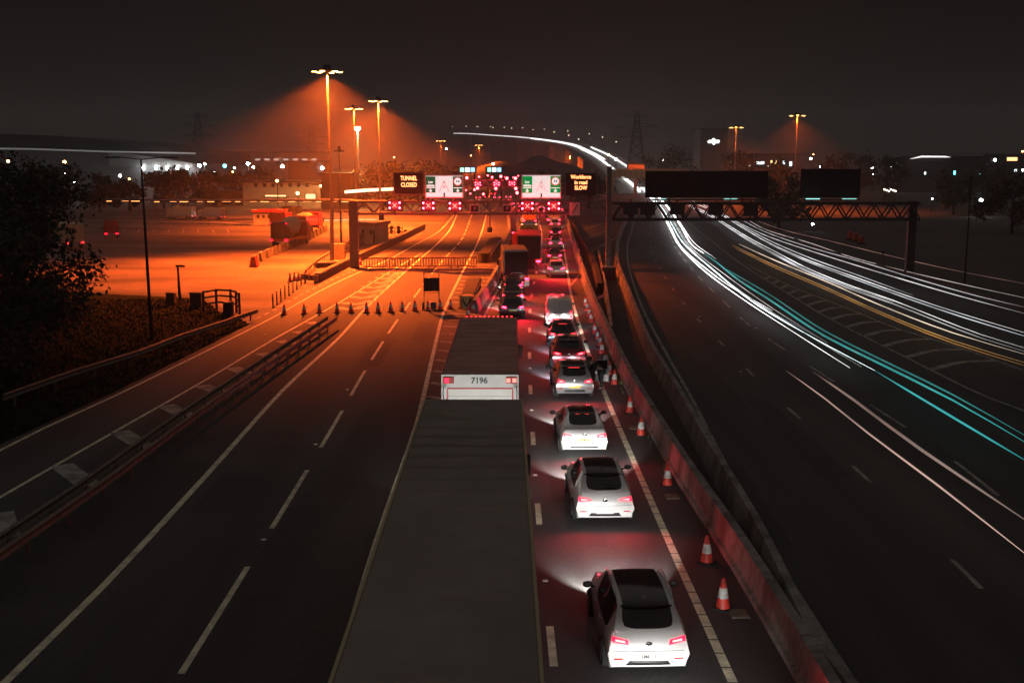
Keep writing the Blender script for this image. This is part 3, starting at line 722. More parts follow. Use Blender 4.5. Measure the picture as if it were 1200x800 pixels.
def make_car(kind, label, loc, rz, body, cat='car', name='car', tail='suv', roof=True, heads=0, plate='LM6', plate_m=M_plate, rails=False, wiper=True, brake=True, group='cars in the queue', scale=.93, beam=(1, .97, .92), detail=True, door=None, vents=True):
    parts, tree, sp = shell(kind)
    t = thing(name, label, cat, loc, rz, group, scale)
    def P(nm, me, m, par=t):
        o = bpy.data.objects.new(nm, me.copy()); C.objects.link(o); o.parent = par; o.data.materials.clear(); o.data.materials.append(m); return o
    bo = P('body', parts[0], body)
    if 1 in parts: P('rear_window', parts[1], M_glass)
    P('windscreen', parts[2], M_glass)
    if 4 in parts: P('roof_panel', parts[4], M_roofp if roof else body)
    for s in (-1, 1): P('side_window', parts[(3, s)], M_glass)
    wk = max(s[6] for s in sp['st'])
    for y in sp['wheels']:
        for s in (-1, 1): wheel(t, s*(wk-.085), y, sp['wr'])
    c4 = TAIL[tail]
    for s in (-1, 1):
        q = c4 if s == 1 else mir(c4)
        lp = patch(tree, q, 8, 3, .012).build('tail_light', E_red if detail else E_redfar, t, True, angle=35)
        if brake:
            L_ = bpy.data.lights.new('brake_glow', 'SPOT'); L_.energy = 105 if detail else 480; L_.spot_size = R(170); L_.spot_blend = .6; L_.color = (1, .012, .03); L_.shadow_soft_size = .12
            lo = bpy.data.objects.new('brake_glow', L_); C.objects.link(lo); lo.parent = lp; lo.location = (s*.64, -.16, .88 if tail != 'van' else .95); lo.rotation_euler = (R(-90), 0, 0)
        if detail:
            cx = sum(p[0] for p in q)/4; cz = sum(p[1] for p in q)/4
            k = [(cx+(x-cx)*.62, cz+(z-cz)*.42) for x, z in q]
            patch(tree, k, 8, 2, .018, .0).build('lamp_core', E_redcore, lp, True)
            if kind != 'van':
                k2 = [(c4[0][0]+.02, c4[0][1]-.012), (c4[1][0]-.08, c4[1][1]-.02), (c4[1][0]-.09, c4[1][1]-.002), (c4[0][0]+.02, c4[0][1]+.006)]
                if s == -1: k2 = mir(k2)
    zp = .58 if kind in ('suv',) else (.66 if kind == 'saloon' else .6)
    if tail == 'coupe': zp = .5
    pl = patch(tree, [(-.26, zp-.055), (.26, zp-.055), (.26, zp+.055), (-.26, zp+.055)], 2, 1, .014, .02).build('number_plate', plate_m, t)
    if detail:
        h = tree.ray_cast(Vector((0, -3, zp)), Vector((0, 1, 0)))[0]
        if plate:
            MB().text(plate, .105, (0, h.y-.018, zp), ext=.002, sx=.9, bold=.004).build('plate_letters', M_pltxt, pl)
        # dark lower trim, shut line of the tailgate, plate recess lamps
        patch(tree, [(-.5, .36), (.5, .36), (.42, .47), (-.42, .47)] if kind != 'saloon' else [(-.55, .34), (.55, .34), (.5, .42), (-.5, .42)], 8, 2, .010).build('bumper_trim', M_trim, t, True)
        for s in (-1, 1):
            patch(tree, [(s*.66-.1, .50), (s*.66+.1, .50), (s*.66+.1, .53), (s*.66-.1, .53)], 3, 1, .012).build('reflector', mat('reflector_red', (.5, .02, .02), .2), t)
        for z in ((.70,) if kind != 'van' else ()):
            patch(tree, [(-.78, z-.005), (.78, z-.005), (.78, z+.005), (-.78, z+.005)], 16, 1, .004, .02).build('shut_line', M_trim, t)
        if kind == 'van':
            patch(tree, [(-.006, .45), (.006, .45), (.006, 1.78), (-.006, 1.78)], 1, 12, .004, .02).build('door_gap', M_trim, t)
            for x, z in ((-.3, 1.02), (.16, 1.0)): patch(tree, [(x-.12, z), (x+.12, z), (x+.12, z+.035), (x-.12, z+.035)], 2, 1, .02).build('door_handle', M_trim, t)
            patch(tree, [(-.6, .60), (-.1, .60), (-.1, .615), (-.6, .615)], 4, 1, .01).build('trim_strip', M_trim, t)
            MB().box((0, .9, 1.99), (.12, .05, .03), bevel=.01).build('roof_lamp', M_trim, t)
            for y in (1.5, 2.0, 2.5, 3.0): MB().box((0, y, 1.972), (1.2, .03, .012)).build('roof_rib', body, t)
        else:
            hb_ = tree.ray_cast(Vector((0, -3, .86)), Vector((0, 1, 0)))[0]
            b = MB(); b.lathe([(.045, 0), (.06, .008), (.06, .012), (.04, .016)], 18); b.xform(Matrix.Translation((0, hb_.y+.002, .86)) @ Matrix.Rotation(PI/2, 4, 'X') @ Matrix.Diagonal((1.25, .8, 1, 1)))
            b.build('badge', M_chrome, t, True)
            s1 = sp['st'][2 if kind != 'saloon' else 3]
            b = MB(); b.box((0, s1[0]-.04, s1[1]-.01), (.5, .03, .02), bevel=.006); b.build('high_brake_light', E_redb if kind != 'suv' else M_trim, t)
            if kind in ('suv', 'hatch', 'coupe') :
                # roof spoiler lip over the rear window
                b = MB(); pts = [(-.56, s1[0]-.03, s1[1]-.0), (-.3, s1[0]-.09, s1[1]+.03), (0, s1[0]-.11, s1[1]+.04), (.3, s1[0]-.09, s1[1]+.03), (.56, s1[0]-.03, s1[1])]
                b.tube(spline(pts, .1), .026, 8); b.build('spoiler', body if not roof else M_trim, t, True)
                b = MB(); b.tube([(0, .36, 1.31), (.3, .3, 1.22), (.42, .27, 1.18)], .009, 5); b.tube([(-.06, .33, 1.27), (.42, .3, 1.25)], .012, 5)
                if wiper: b.build('rear_wiper', M_trim, t)
            b = MB(); b.prism([(0, 0), (.16, 0), (.03, .07)], 'x', -.014, .014); b.xform(Matrix.Translation((0, s1[0]+.2, s1[1]+.058))); b.build('aerial_fin', M_white if kind == 'suv' else M_trim, t)
    if rails:
        for s in (-1, 1):
            b = MB(); b.tube(spline([(s*.62, .75, 1.58), (s*.63, .95, 1.655), (s*.645, 1.8, 1.69), (s*.63, 2.5, 1.635), (s*.615, 2.68, 1.575)], .15), .018, 8)
            b.build('roof_rail', M_chrome, t, True)
    # mirrors, front lamps, front grille
    s5 = sp['st'][6]
    for s in (-1, 1):
        b = MB(); b.sphere((s*(s5[4]+.17), s5[0]-.42, s5[3]+.12), .11, 12, 8, (1.05, .55, .8)); b.tube([(s*(s5[4]+.0), s5[0]-.36, s5[3]+.03), (s*(s5[4]+.14), s5[0]-.4, s5[3]+.09)], .03, 6)
        b.build('mirror', M_trim if roof else body, t, True)
        Lf = sp['L']; sl_ = sp['st'][-2]
        hl = patch(tree, [(s*.62-.14, .60), (s*.62+.14, .62), (s*.62+.12, .73), (s*.62-.12, .71)], 4, 2, .012, .04, -1).build('headlight', E_head, t, True)
        if heads:
            L_ = bpy.data.lights.new('headlight_beam', 'SPOT'); L_.energy = heads; L_.spot_size = R(64); L_.spot_blend = .6; L_.color = beam; L_.shadow_soft_size = .07
            lo = bpy.data.objects.new('headlight_beam', L_); C.objects.link(lo); lo.parent = hl
            lo.location = (s*.62, Lf+.12, .66); lo.rotation_euler = (R(90-24.5), 0, 0)
    patch(tree, [(-.4, .40), (.4, .40), (.4, .55), (-.4, .55)], 6, 2, .01, .04, -1).build('grille', M_trim, t, True)
    # door handles and the line between the doors on both sides
    if detail:
        for s in (-1, 1):
            for y in ((1.55, 2.55) if kind != 'van' else (2.7,)):
                h = tree.ray_cast(Vector((s*3, y, .86)), Vector((-s, 0, 0)))[0]
                if h: MB().box((h.x+s*.012, y, .86), (.03, .2, .028), bevel=.008).build('door_handle', body if roof else M_trim, t)
    return t
def lane_pos(f, Y):
    # a spot in the queue: f=0 on the lane divider, 1 on the right edge line; negative in the lorry lane
    b, tb = at_y(cB, Y); a, ta = at_y(cA, Y); h, th = at_y(cH, Y)
    p = b.lerp(a, f) if f >= 0 else b.lerp(h, -f)
    d = (tb+ta)/2 if f >= 0 else (tb+th)/2
    return Vector((p.x, Y, .014)), math.atan2(d.y, d.x)-PI/2
def yrow(py): return ground(600, py).y
def place(px, py, f):
    # rear of a vehicle over the pixel row py, at pixel column px
    g = ground(px, py); _, rz = lane_pos(f, g.y); return Vector((g.x, g.y, .014)), rz
HB = 1150
l, r = place(760, 799, .5); make_car('suv', 'white sport utility car nearest the camera, with a dark roof and red tail lights', l, R(1.5), P_white, tail='suv', heads=HB, scale=.91, rails=True, plate='LM6  11', plate_m=M_platew)
l, r = place(709, 619, .5); make_car('coupe', 'white coupe-backed car second in the right lane, between the nearest car and the white saloon', l, R(0.8), P_white, tail='coupe', heads=HB*1.2, plate=None, plate_m=P_white)
l, r = place(685, 536, .5); make_car('saloon', 'white saloon with a yellow number plate beside the two cones, third in the right lane', l, R(.8), P_white, tail='saloon', heads=HB)
l, r = place(673.5, 469, .5); grey = make_car('hatch', 'grey car with its right front door standing open', l, R(1.0), P_grey, tail='hatch', roof=True, heads=HB*.8, plate='', beam=(.62, .85, 1), scale=.97)
gl_, gr_ = l, R(1.0)
l, r = place(668.5, 440, .5); make_car('suv', 'dark red car just ahead of the grey car with the open door', Vector((l.x, l.y+1.2, l.z)), r, P_red, tail='suv', roof=True, heads=HB*.8, plate=None, plate_m=M_plate, beam=(.5, .78, 1))
l, r = place(659.5, 408, .5); make_car('hatch', 'black car with a yellow number plate behind the white van', l, r, P_black, tail='hatch', heads=HB*.8, plate='')
l, r = place(655.5, 385, .5); make_car('van', 'white panel van with plain rear doors in the right lane', l, r, P_white, cat='van', name='van', tail='van', heads=HB, plate='', roof=False)
l, r = place(652, 326, .5); far1 = make_car('suv', 'pale estate car two places ahead of the white van', l, r, P_silver, tail='suv', roof=False, heads=HB*.7, plate=None, detail=False)
l, r = place(650, 308.5, .5); far2 = make_car('hatch', 'small red car ahead of the pale estate car', l, r, P_red, tail='hatch', heads=0, plate=None, detail=False)
l, r = place(651, 292.5, .5); far3 = make_car('saloon', 'white car ahead of the small red car in the right lane', l, r, P_white, tail='saloon', heads=HB*.7, plate=None, detail=False)
l, r = place(651, 279, .5); dup(far2, 'fourth car beyond the white van, dark with bright tail lights', l, r)
l, r = place(650.5, 269, .5); dup(far1, 'pale car behind the yellow-backed lorry in the right lane', l, r)
# lorry lane cars
l, r = place(601, 374, -.5); make_car('hatch', 'dark car directly in front of the white box lorry', l, R(2), P_black, tail='hatch', heads=HB*.8, plate=None, detail=False)
l, r = place(601, 359, -.5); make_car('saloon', 'black saloon between the two small dark cars in the lorry lane', l, R(2), P_black, tail='saloon', roof=True, heads=0, plate=None, detail=False)
l, r = place(602, 346, -.5); make_car('hatch', 'small dark car tucked behind the black flat-fronted truck', l, R(2), P_blue, tail='hatch', heads=HB*.6, plate=None, detail=False)
# the car that lights the nearest car from behind (its nose is just under the footbridge)
make_car('hatch', 'grey car queueing right behind the nearest white car, under the footbridge', (3.05, 11.9, .014), R(.5), P_grey, tail='hatch', heads=1300, plate=None, detail=False, roof=False)
# further cars far ahead, under and past the gantry
k = 0
FARL = ['left of the two cars under the gantry', 'right of the two cars under the gantry']
for (px, py, src, lab) in [(617, 262, far3, 'white car under the gantry in the lorry lane'), (646.5, 256, far2, 'red car under the gantry in the right lane'),
    (643, 249, far1, 'pale car just past the gantry in the right lane'), (612, 246, far2, 'red car just past the gantry in the lorry lane'), (626, 243, far3, 'white car in the middle lane past the gantry'), (634, 252, far2, 'red car squeezed between the two lanes under the gantry'), (655, 250, far3, 'white car on the right edge of the road past the gantry'), (652, 243.5, far2, 'dark red car furthest right beyond the gantry'), (605, 243, far1, 'silver car furthest left beyond the gantry'), (635, 239.5, far1, 'silver car at the far end of the queue beyond the gantry')]:
    g = ground(px, py); dup(src, lab, Vector((g.x, g.y, .014)), R(4))

# the open door of the grey car and the driver standing in it
dm = MB(); dm.box((0, -.52, .62), (.06, 1.04, .62), bevel=.02); dm.box((0, -.98, 1.13), (.05, .05, .42)); dm.tube([(0, -.05, .93), (0, -.42, 1.32), (0, -.98, 1.36)], .026, 6)
dr = dm.build('door', P_grey, grey, False); dr['label'] = 'front door standing open'
dr.location = (.90, 3.0, 0); dr.rotation_euler = (0, 0, R(62))
b = MB(); b.prism([(-.08, .93), (-.43, 1.29), (-.95, 1.34), (-.95, .93)], 'x', -.008, .008); b.build('window', M_glass, dr)
b = MB(); b.box((-.04, -.62, .72), (.03, .5, .1), bevel=.01); b.box((-.04, -.9, .5), (.03, .2, .3), bevel=.01); b.build('door_lining', M_white, dr)

# ================================================================ person
def skin_body(joints, edges, m, name, parent, sub=2):
    me = bpy.data.meshes.new(name); names = list(joints); idx = {k: i for i, k in enumerate(names)}
    me.from_pydata([joints[k][0] for k in names], [(idx[a], idx[b]) for a, b in edges], [])
    ob = bpy.data.objects.new(name, me); C.objects.link(ob)
    ob.modifiers.new('k', 'SKIN'); md = ob.modifiers.new('s', 'SUBSURF'); md.levels = sub
    for k, i in idx.items():
        v = me.skin_vertices[0].data[i]; rr = joints[k][1]; v.radius = rr if isinstance(rr, tuple) else (rr, rr)
    me.skin_vertices[0].data[idx[names[0]]].use_root = True
    dg = bpy.context.evaluated_depsgraph_get(); out = bpy.data.meshes.new_from_object(ob.evaluated_get(dg)); bpy.data.objects.remove(ob)
    for p in out.polygons: p.use_smooth = True
    return link_mesh(name, out, m, parent)
M_coat = mat('dark_coat', (.014, .014, .016), .85); M_skin = mat('skin', (.35, .2, .15), .6); M_hair = mat('dark_hair', (.012, .01, .009), .6); M_jean = mat('dark_trousers', (.016, .017, .022), .85); M_shoe = mat('shoe', (.01, .01, .01), .5)
def person(loc, rz):
    t = thing('person', 'person in a dark coat leaning forward beside the open door of the grey car', 'person', loc, rz)
    # faces -x (towards the car), bent at the hips, hands reaching to the door opening
    J = {'pelvis': ((0, 0, .92), (.16, .13)), 'waist': ((-.10, 0, 1.03), (.15, .12)), 'chest': ((-.27, 0, 1.19), (.18, .13)), 'neckb': ((-.38, 0, 1.29), .085), 'neck': ((-.44, 0, 1.34), .058),
         'headb': ((-.50, 0, 1.38), .075), 'head': ((-.56, 0, 1.43), .095), 'crown': ((-.60, 0, 1.50), .07)}
    E = [('pelvis', 'waist'), ('waist', 'chest'), ('chest', 'neckb'), ('neckb', 'neck'), ('neck', 'headb'), ('headb', 'head'), ('head', 'crown')]
    for s, n in ((-1, 'l'), (1, 'r')):
        J.update({'hip'+n: ((0, s*.10, .86), .105), 'knee'+n: ((-.04, s*.12, .49), .07), 'ankle'+n: ((.03+.05*s, s*.12, .09), .046), 'toe'+n: ((-.14+.05*s, s*.14, .04), .04),
                  'sh'+n: ((-.30, s*.20, 1.24), .075), 'el'+n: ((-.36, s*.27, .97), .052), 'wr'+n: ((-.55, s*.22, .90), .036), 'palm'+n: ((-.63, s*.21, .90), .038)})
        E += [('pelvis', 'hip'+n), ('hip'+n, 'knee'+n), ('knee'+n, 'ankle'+n), ('ankle'+n, 'toe'+n), ('chest', 'sh'+n), ('sh'+n, 'el'+n), ('el'+n, 'wr'+n), ('wr'+n, 'palm'+n)]
        for q in range(4):
            o = (q-1.5)*.02; J['f%d%s' % (q, n)] = ((-.67, s*.21+o, .895), .0095); J['g%d%s' % (q, n)] = ((-.70-.008*(1.5-abs(q-1.5)), s*.21+o*1.15, .875), .0085)
            E += [('palm'+n, 'f%d%s' % (q, n)), ('f%d%s' % (q, n), 'g%d%s' % (q, n))]
        J['th'+n] = ((-.64, s*.17, .885), .011); J['tt'+n] = ((-.67, s*.155, .87), .009); E += [('palm'+n, 'th'+n), ('th'+n, 'tt'+n)]
    body = skin_body(J, E, M_skin, 'body', t)
    # coat, trousers, hair, shoes as clothing shells
    skin_body({k: (J[k][0], tuple(v+.018 for v in J[k][1]) if isinstance(J[k][1], tuple) else J[k][1]+.018) for k in ('pelvis', 'waist', 'chest', 'neckb', 'shl', 'ell', 'wrl', 'shr', 'elr', 'wrr')},
              [('pelvis', 'waist'), ('waist', 'chest'), ('chest', 'neckb'), ('chest', 'shl'), ('shl', 'ell'), ('ell', 'wrl'), ('chest', 'shr'), ('shr', 'elr'), ('elr', 'wrr')], M_coat, 'coat', t)
    skin_body({k: (J[k][0], tuple(v+.012 for v in J[k][1]) if isinstance(J[k][1], tuple) else J[k][1]+.012) for k in ('pelvis', 'hipl', 'kneel', 'anklel', 'hipr', 'kneer', 'ankler')},
              [('pelvis', 'hipl'), ('hipl', 'kneel'), ('kneel', 'anklel'), ('pelvis', 'hipr'), ('hipr', 'kneer'), ('kneer', 'ankler')], M_jean, 'trousers', t)
    MB().sphere((-.545, 0, 1.465), .112, 14, 10, (1.02, .9, 1.0)).build('hair', M_hair, t, True)
    for s in (-1, 1): MB().box((-.06+.05*s, s*.13, .045), (.28, .1, .085), bevel=.03).build('shoe', M_shoe, t, True)
    return t
pl_ = Matrix.Rotation(gr_, 3, 'Z') @ Vector((1.38, 2.2, 0))
person(gl_+pl_, R(8))

# ================================================================ lorries
def lorry_wheels(t, xs, ys, r=.5):
    for y in ys:
        for s in (-1, 1): wheel(t, s*xs, y, r)
M_tarp = mat('brown_tarpaulin', (.24, .2, .175), .75, var=.1, scale=2, dirt=(.19, .16, .14), dscale=.6, streak=(1, .3, 1))
M_troof = mat('trailer_roof', (.5, .22, .18), .7, var=.12, scale=2, dirt=(.37, .165, .135), dscale=.7)
M_alu = mat('bare_aluminium', (.42, .36, .22), .5, metal=.2)
M_redp = paint('lorry_red', (.32, .02, .02)); M_gry = mat('curtain_grey', (.25, .24, .23), .6, var=.1, scale=1.5)
def cab(t, y, W=2.45, H=3.0, L=2.2, m=P_white, deflector=True):
    prof = [(y, .55), (y, H-.12), (y+.15, H), (y+L*.62, H-.02), (y+L*.9, H-.7), (y+L, 1.5), (y+L, .55)]
    b = MB(); b.prism(prof, 'x', -W/2, W/2)
    es = [e for e in b.bm.edges if abs(e.verts[0].co.x-e.verts[1].co.x) < 1e-4]
    bmesh.ops.bevel(b.bm, geom=es, offset=.07, segments=2, affect='EDGES')
    o = b.build('cab', m, t, True, angle=35)
    b = MB(); b.prism([(y+L*.635, H-.06), (y+L*.895, H-.72), (y+L*.985, 1.6), (y+L+.012, 1.6), (y+L*.91, H-.68), (y+L*.65, H-.04)], 'x', -W*.44, W*.44); b.build('windscreen', M_glass, o)
    for s in (-1, 1):
        b = MB(); b.box((s*(W/2+.22), y+L*.8, H-1.2), (.2, .1, .62), bevel=.04); b.tube([(s*W/2, y+L*.8, H-.95), (s*(W/2+.22), y+L*.8, H-.9)], .025, 5); b.build('mirror', M_trim, t)
        b = MB(); b.box((s*W*.36, y+L+.0, .85), (.4, .05, .2), bevel=.02); b.build('headlight', E_head, t)
    return o
# 1 nearest: brown tarpaulin trailer, seen from above
t = thing('lorry', 'long lorry nearest the camera with a sagging brown tarpaulin roof', 'lorry', (-.78, 12.0, .014), R(-.1), 'lorries in the queue')
b = MB(); ny, nx = 110, 14; Lt = 15.75; V = []
for j in range(ny+1):
    row = []
    for i in range(nx+1):
        u = i/nx*2-1; yy = Lt*j/ny; bow = .5+.5*math.cos(2*PI*yy/.82)
        sag = -.075*(.25+.75*min(1, (yy/Lt)**2))*(1-bow)*(1-u*u)-.012*math.sin(yy*1.7+u*3)*(1-u*u)
        row.append(b.bm.verts.new((u*1.205, yy+.05*math.sin(u*4+yy*.6)*(1-u*u), 4.2+.03*(1-u*u)+sag)))
    V.append(row)
for j in range(ny):
    for i in range(nx): b.bm.faces.new((V[j][i], V[j][i+1], V[j+1][i+1], V[j+1][i]))
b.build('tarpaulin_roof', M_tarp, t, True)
# shade of the sagging tarpaulin painted as darker bands, stronger towards its front
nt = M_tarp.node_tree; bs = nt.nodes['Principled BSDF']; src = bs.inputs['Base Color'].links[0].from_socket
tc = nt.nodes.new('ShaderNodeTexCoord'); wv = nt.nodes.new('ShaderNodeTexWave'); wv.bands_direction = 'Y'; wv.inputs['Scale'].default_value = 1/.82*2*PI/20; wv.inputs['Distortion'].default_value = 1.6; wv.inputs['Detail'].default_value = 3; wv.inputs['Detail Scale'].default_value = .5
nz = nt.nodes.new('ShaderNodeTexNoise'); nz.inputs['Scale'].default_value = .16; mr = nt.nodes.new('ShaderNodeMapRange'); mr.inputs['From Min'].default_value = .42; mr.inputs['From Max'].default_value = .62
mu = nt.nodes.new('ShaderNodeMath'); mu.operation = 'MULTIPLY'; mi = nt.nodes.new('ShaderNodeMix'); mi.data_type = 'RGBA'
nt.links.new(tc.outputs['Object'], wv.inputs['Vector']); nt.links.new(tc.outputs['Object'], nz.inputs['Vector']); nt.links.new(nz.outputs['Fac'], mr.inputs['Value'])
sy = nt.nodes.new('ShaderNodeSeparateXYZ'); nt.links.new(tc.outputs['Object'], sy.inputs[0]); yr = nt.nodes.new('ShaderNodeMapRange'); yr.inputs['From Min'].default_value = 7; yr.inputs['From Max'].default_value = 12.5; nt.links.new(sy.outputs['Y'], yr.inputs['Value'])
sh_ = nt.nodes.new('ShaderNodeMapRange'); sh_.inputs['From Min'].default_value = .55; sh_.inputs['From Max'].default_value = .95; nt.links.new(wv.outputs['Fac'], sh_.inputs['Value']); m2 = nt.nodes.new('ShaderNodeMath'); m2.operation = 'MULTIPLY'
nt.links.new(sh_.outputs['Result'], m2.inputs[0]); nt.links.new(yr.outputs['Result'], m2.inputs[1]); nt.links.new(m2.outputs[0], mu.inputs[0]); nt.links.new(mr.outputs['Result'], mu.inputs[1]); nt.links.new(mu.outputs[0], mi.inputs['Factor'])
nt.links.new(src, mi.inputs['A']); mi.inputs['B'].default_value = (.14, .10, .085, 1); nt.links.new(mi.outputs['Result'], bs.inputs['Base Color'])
b = MB()
for s in (-1, 1): b.box((s*1.235, Lt/2, 4.17), (.055, Lt, .10), bevel=.01)
b.box((0, Lt-.02, 4.16), (2.5, .06, .09), bevel=.01); b.box((0, .02, 4.16), (2.5, .06, .09), bevel=.01); b.build('roof_frame', M_alu, t)
b = MB()
for s in (-1, 1): b.box((s*1.24, Lt/2, 2.6), (.03, Lt-.1, 3.0))
b.box((0, .0, 2.6), (2.5, .04, 3.0)); b.box((0, Lt, 2.6), (2.5, .04, 3.0)); b.box((0, Lt/2, 1.05), (2.48, Lt, .16)); b.build('curtain_side', M_gry, t)
b = MB(); b.box((0, Lt/2, .8), (.9, Lt-1, .25)); b.build('chassis', M_dark, t)
b = MB(); b.tube([(-1.2, Lt-1.65, 4.262), (-.5, Lt-2.0, 4.262), (.05, Lt-2.35, 4.25)], .012, 5); b.build('rope', mat('rope', (.4, .34, .25), .8), t)
for yy in (2.0, 5.2, 8.5, 11.8):
    MB().box((1.275, yy, 1.2), (.02, .1, .06), bevel=.005).build('side_marker', E_redb if yy < 10 else E_redb, t)
lorry_wheels(t, 1.1, (2.2, 3.5, 4.8, 14.6))
cab(t, Lt+.45, 2.4, 3.1, 2.1, P_white)
for ch in [c for c in t.children if c.name.startswith('headlight')]:
    L_ = bpy.data.lights.new('headlight_beam', 'SPOT'); L_.energy = 420; L_.spot_size = R(95); L_.spot_blend = .5; L_.color = (1, .98, .95); L_.shadow_soft_size = .1
    lo = bpy.data.objects.new('headlight_beam', L_); C.objects.link(lo); lo.parent = ch; q = ch.data.vertices[0].co; lo.location = (math.copysign(.86, q.x), Lt+2.75, .95); lo.rotation_euler = (R(90+18), 0, 0)
# 2 white box trailer 7196
t = thing('lorry', 'white-ended box lorry numbered 7196 ahead of the brown tarpaulin lorry', 'lorry', (-.74, 35.4, .014), R(-.55), 'lorries in the queue')
Lw, Wd, Hh = 13.2, 2.52, 3.38
b = MB(); b.box((0, Lw/2, (Hh+1.0)/2), (Wd-.04, Lw-.1, Hh-1.0)); b.build('box_body', M_wsheet, t)
b = MB(); b.box((0, Lw/2, Hh+.008), (Wd-.12, Lw-.1, .03), bevel=.008)
for k in range(1, 12): b.box((0, k*Lw/12, Hh+.026), (Wd-.2, .03, .012))
b.build('roof', M_troof, t)
b = MB()
for s in (-1, 1): b.box((s*(Wd/2-.03), Lw/2, Hh), (.06, Lw, .07), bevel=.008)
b.build('roof_rail', mat('roof_rail_red', (.34, .10, .06), .4), t)
b = MB(); b.tube([(-1.2, .6, Hh+.03), (-.6, .75, Hh+.035), (0, .55, Hh+.035), (.6, .45, Hh+.035), (1.2, .25, Hh+.03)], .014, 5); b.build('rope', mat('rope', (.4, .34, .25), .8), t)
b = MB(); b.box((0, -.03, Hh-.21), (Wd, .08, .44), bevel=.012)
for s in (-1, 1): b.box((s*(Wd/2-.09), -.03, 2.05), (.18, .08, 2.1), bevel=.012)
b.box((0, -.03, 1.0), (Wd, .08, .2), bevel=.01); fr_ = b.build('rear_frame', M_wsheet, t)
b = MB(); b.box((0, .01, 2.0), (Wd-.42, .03, 1.9)); sh = b.build('roller_door', mat('roller_door', (.66, .66, .6), .5, var=.06, scale=2), t)
b = MB()
for k in range(5): b.box((0, -.008, 1.3+k*.34), (Wd-.42, .012, .014))
b.build('slat_gap', mat('slat_gap', (.4, .4, .37), .7), sh)
b = MB(); rd = mat('red_tape', (.45, .02, .03), .4)
for s in (-1, 1): b.box((s*(Wd/2-.2), -.078, 1.98), (.05, .012, 1.84))
b.box((0, -.078, Hh-.445), (Wd-.42+.05, .012, .05)); b.build('door_seal', rd, t)
MB().text('7196', .27, (-.02, -.078, Hh-.19), ext=.006, bold=.008).build('fleet_number', M_pltxt, fr_)
b = MB(); b.box((-.86, -.012, 2.28), (.34, .01, .085)); b.build('sticker', mat('sticker', (.22, .22, .2), .6), sh)
for s in (-1, 1):
    b = MB(); b.box((s*1.02, -.09, Hh-.17), (.36, .05, .22), bevel=.02); h = b.build('marker_lamp', mat('lamp_housing_red', (.35, .03, .02), .3), t)
    b = MB()
    for x in ((-.06,) if s < 0 else (-.1, .1)): b.box((s*1.02+x, -.12, Hh-.17), (.13, .02, .14), bevel=.008)
    b.build('lens', E_red if s < 0 else emat('marker_pink', (1, .25, .2), 1.6), h)
    b = MB(); b.tube([(s*1.17, -.08, Hh-.35), (s*1.2, -.1, Hh-.6), (s*1.17, -.08, Hh-.95)], .013, 5); b.build('lock_rod', M_dark, t)
for yy in (1.0, 4.0, 7.5, 11.0): MB().box((Wd/2+.0, yy, 1.15), (.03, .1, .06), bevel=.005).build('side_marker', E_redb, t)
lorry_wheels(t, 1.08, (2.0, 3.3, 11.5))
c_ = cab(t, Lw+.15, 2.4, 2.75, 2.2, P_red)
b = MB(); b.prism([(Lw+.2, 2.72), (Lw+.2, 3.3), (Lw+.5, 3.34), (Lw+1.6, 2.8)], 'x', -1.05, 1.05); b.build('wind_deflector', mat('clear_visor', (.1, .09, .1), .15), t)
for x in [(-1.0+.2*k) for k in range(11)]: MB().box((x, Lw+.62, 3.36), (.09, .06, .05), bevel=.01).build('roof_marker', E_redb, t)
# 3 black flat-fronted truck
g = ground(605, 338)
t = thing('truck', 'black truck with a dark square back and white mudguards ahead of the small cars', 'truck', Vector((g.x, g.y, .014)), R(2), 'lorries in the queue')
b = MB(); b.box((-.05, 3.1, 2.05), (2.0, 6.0, 2.1), bevel=.05); b.build('box_body', M_blk2, t)
b = MB(); b.prism([(-.95, 3.1), (-.7, 3.16), (.7, 3.16), (.95, 3.1), (.95, 3.0), (-.95, 3.0)], 'y', -.04, .1); b.box((-.98, .02, 2.2), (.06, .05, 1.8)); b.build('rear_frame', M_galv, t)
b = MB(); b.box((0, .0, 1.02), (1.3, .12, .16), bevel=.03); b.tube([(-.5, -.1, 1.18), (-.3, -.12, 1.28), (.3, -.12, 1.28), (.5, -.1, 1.18)], .03, 6); b.build('tow_frame', M_wsheet, t)
for s in (-1, 1):
    b = MB(); b.box((s*.86, -.02, .42), (.42, .05, .5), bevel=.02); b.build('mudguard', M_white, t)
    b = MB(); b.box((s*.84, -.04, .78), (.38, .06, .14), bevel=.02); b.build('tail_light', E_redfar, t)
b = MB(); b.box((0, -.05, .72), (.52, .02, .12)); b.build('number_plate', M_plate, t)
lorry_wheels(t, .95, (1.2, 6.2), .42); cab(t, 6.2, 2.05, 2.7, 1.9, P_black)
# 4 red container lorry
g = ground(612, 316)
t = thing('lorry', 'red container lorry with a dark back ahead of the black truck', 'lorry', Vector((g.x+.1, g.y, .014)), R(-1), 'lorries in the queue')
b = MB(); b.box((.55, 5, 2.1), (2.3, 10, 2.3), bevel=.03)
for k in range(20): b.box((1.71, .4+k*.5, 2.1), (.05, .2, 2.2))
b.build('container', M_redp, t); b = MB(); b.box((.55, -.02, 2.1), (2.2, .04, 2.2)); b.build('rear_door', M_blk2, t)
for k in range(8): MB().box((1.72, .3+k*1.3, 1.0), (.05, .12, .08)).build('side_marker', E_red, t)
for s in (-1, 1): MB().box((.55+s*.9, -.06, .8), (.4, .06, .16)).build('tail_light', E_redfar, t)
lorry_wheels(t, 1.0, (1.5, 2.8, 9.0), .5); cab(t, 10.3, 2.3, 2.9, 2.0, M_redp)
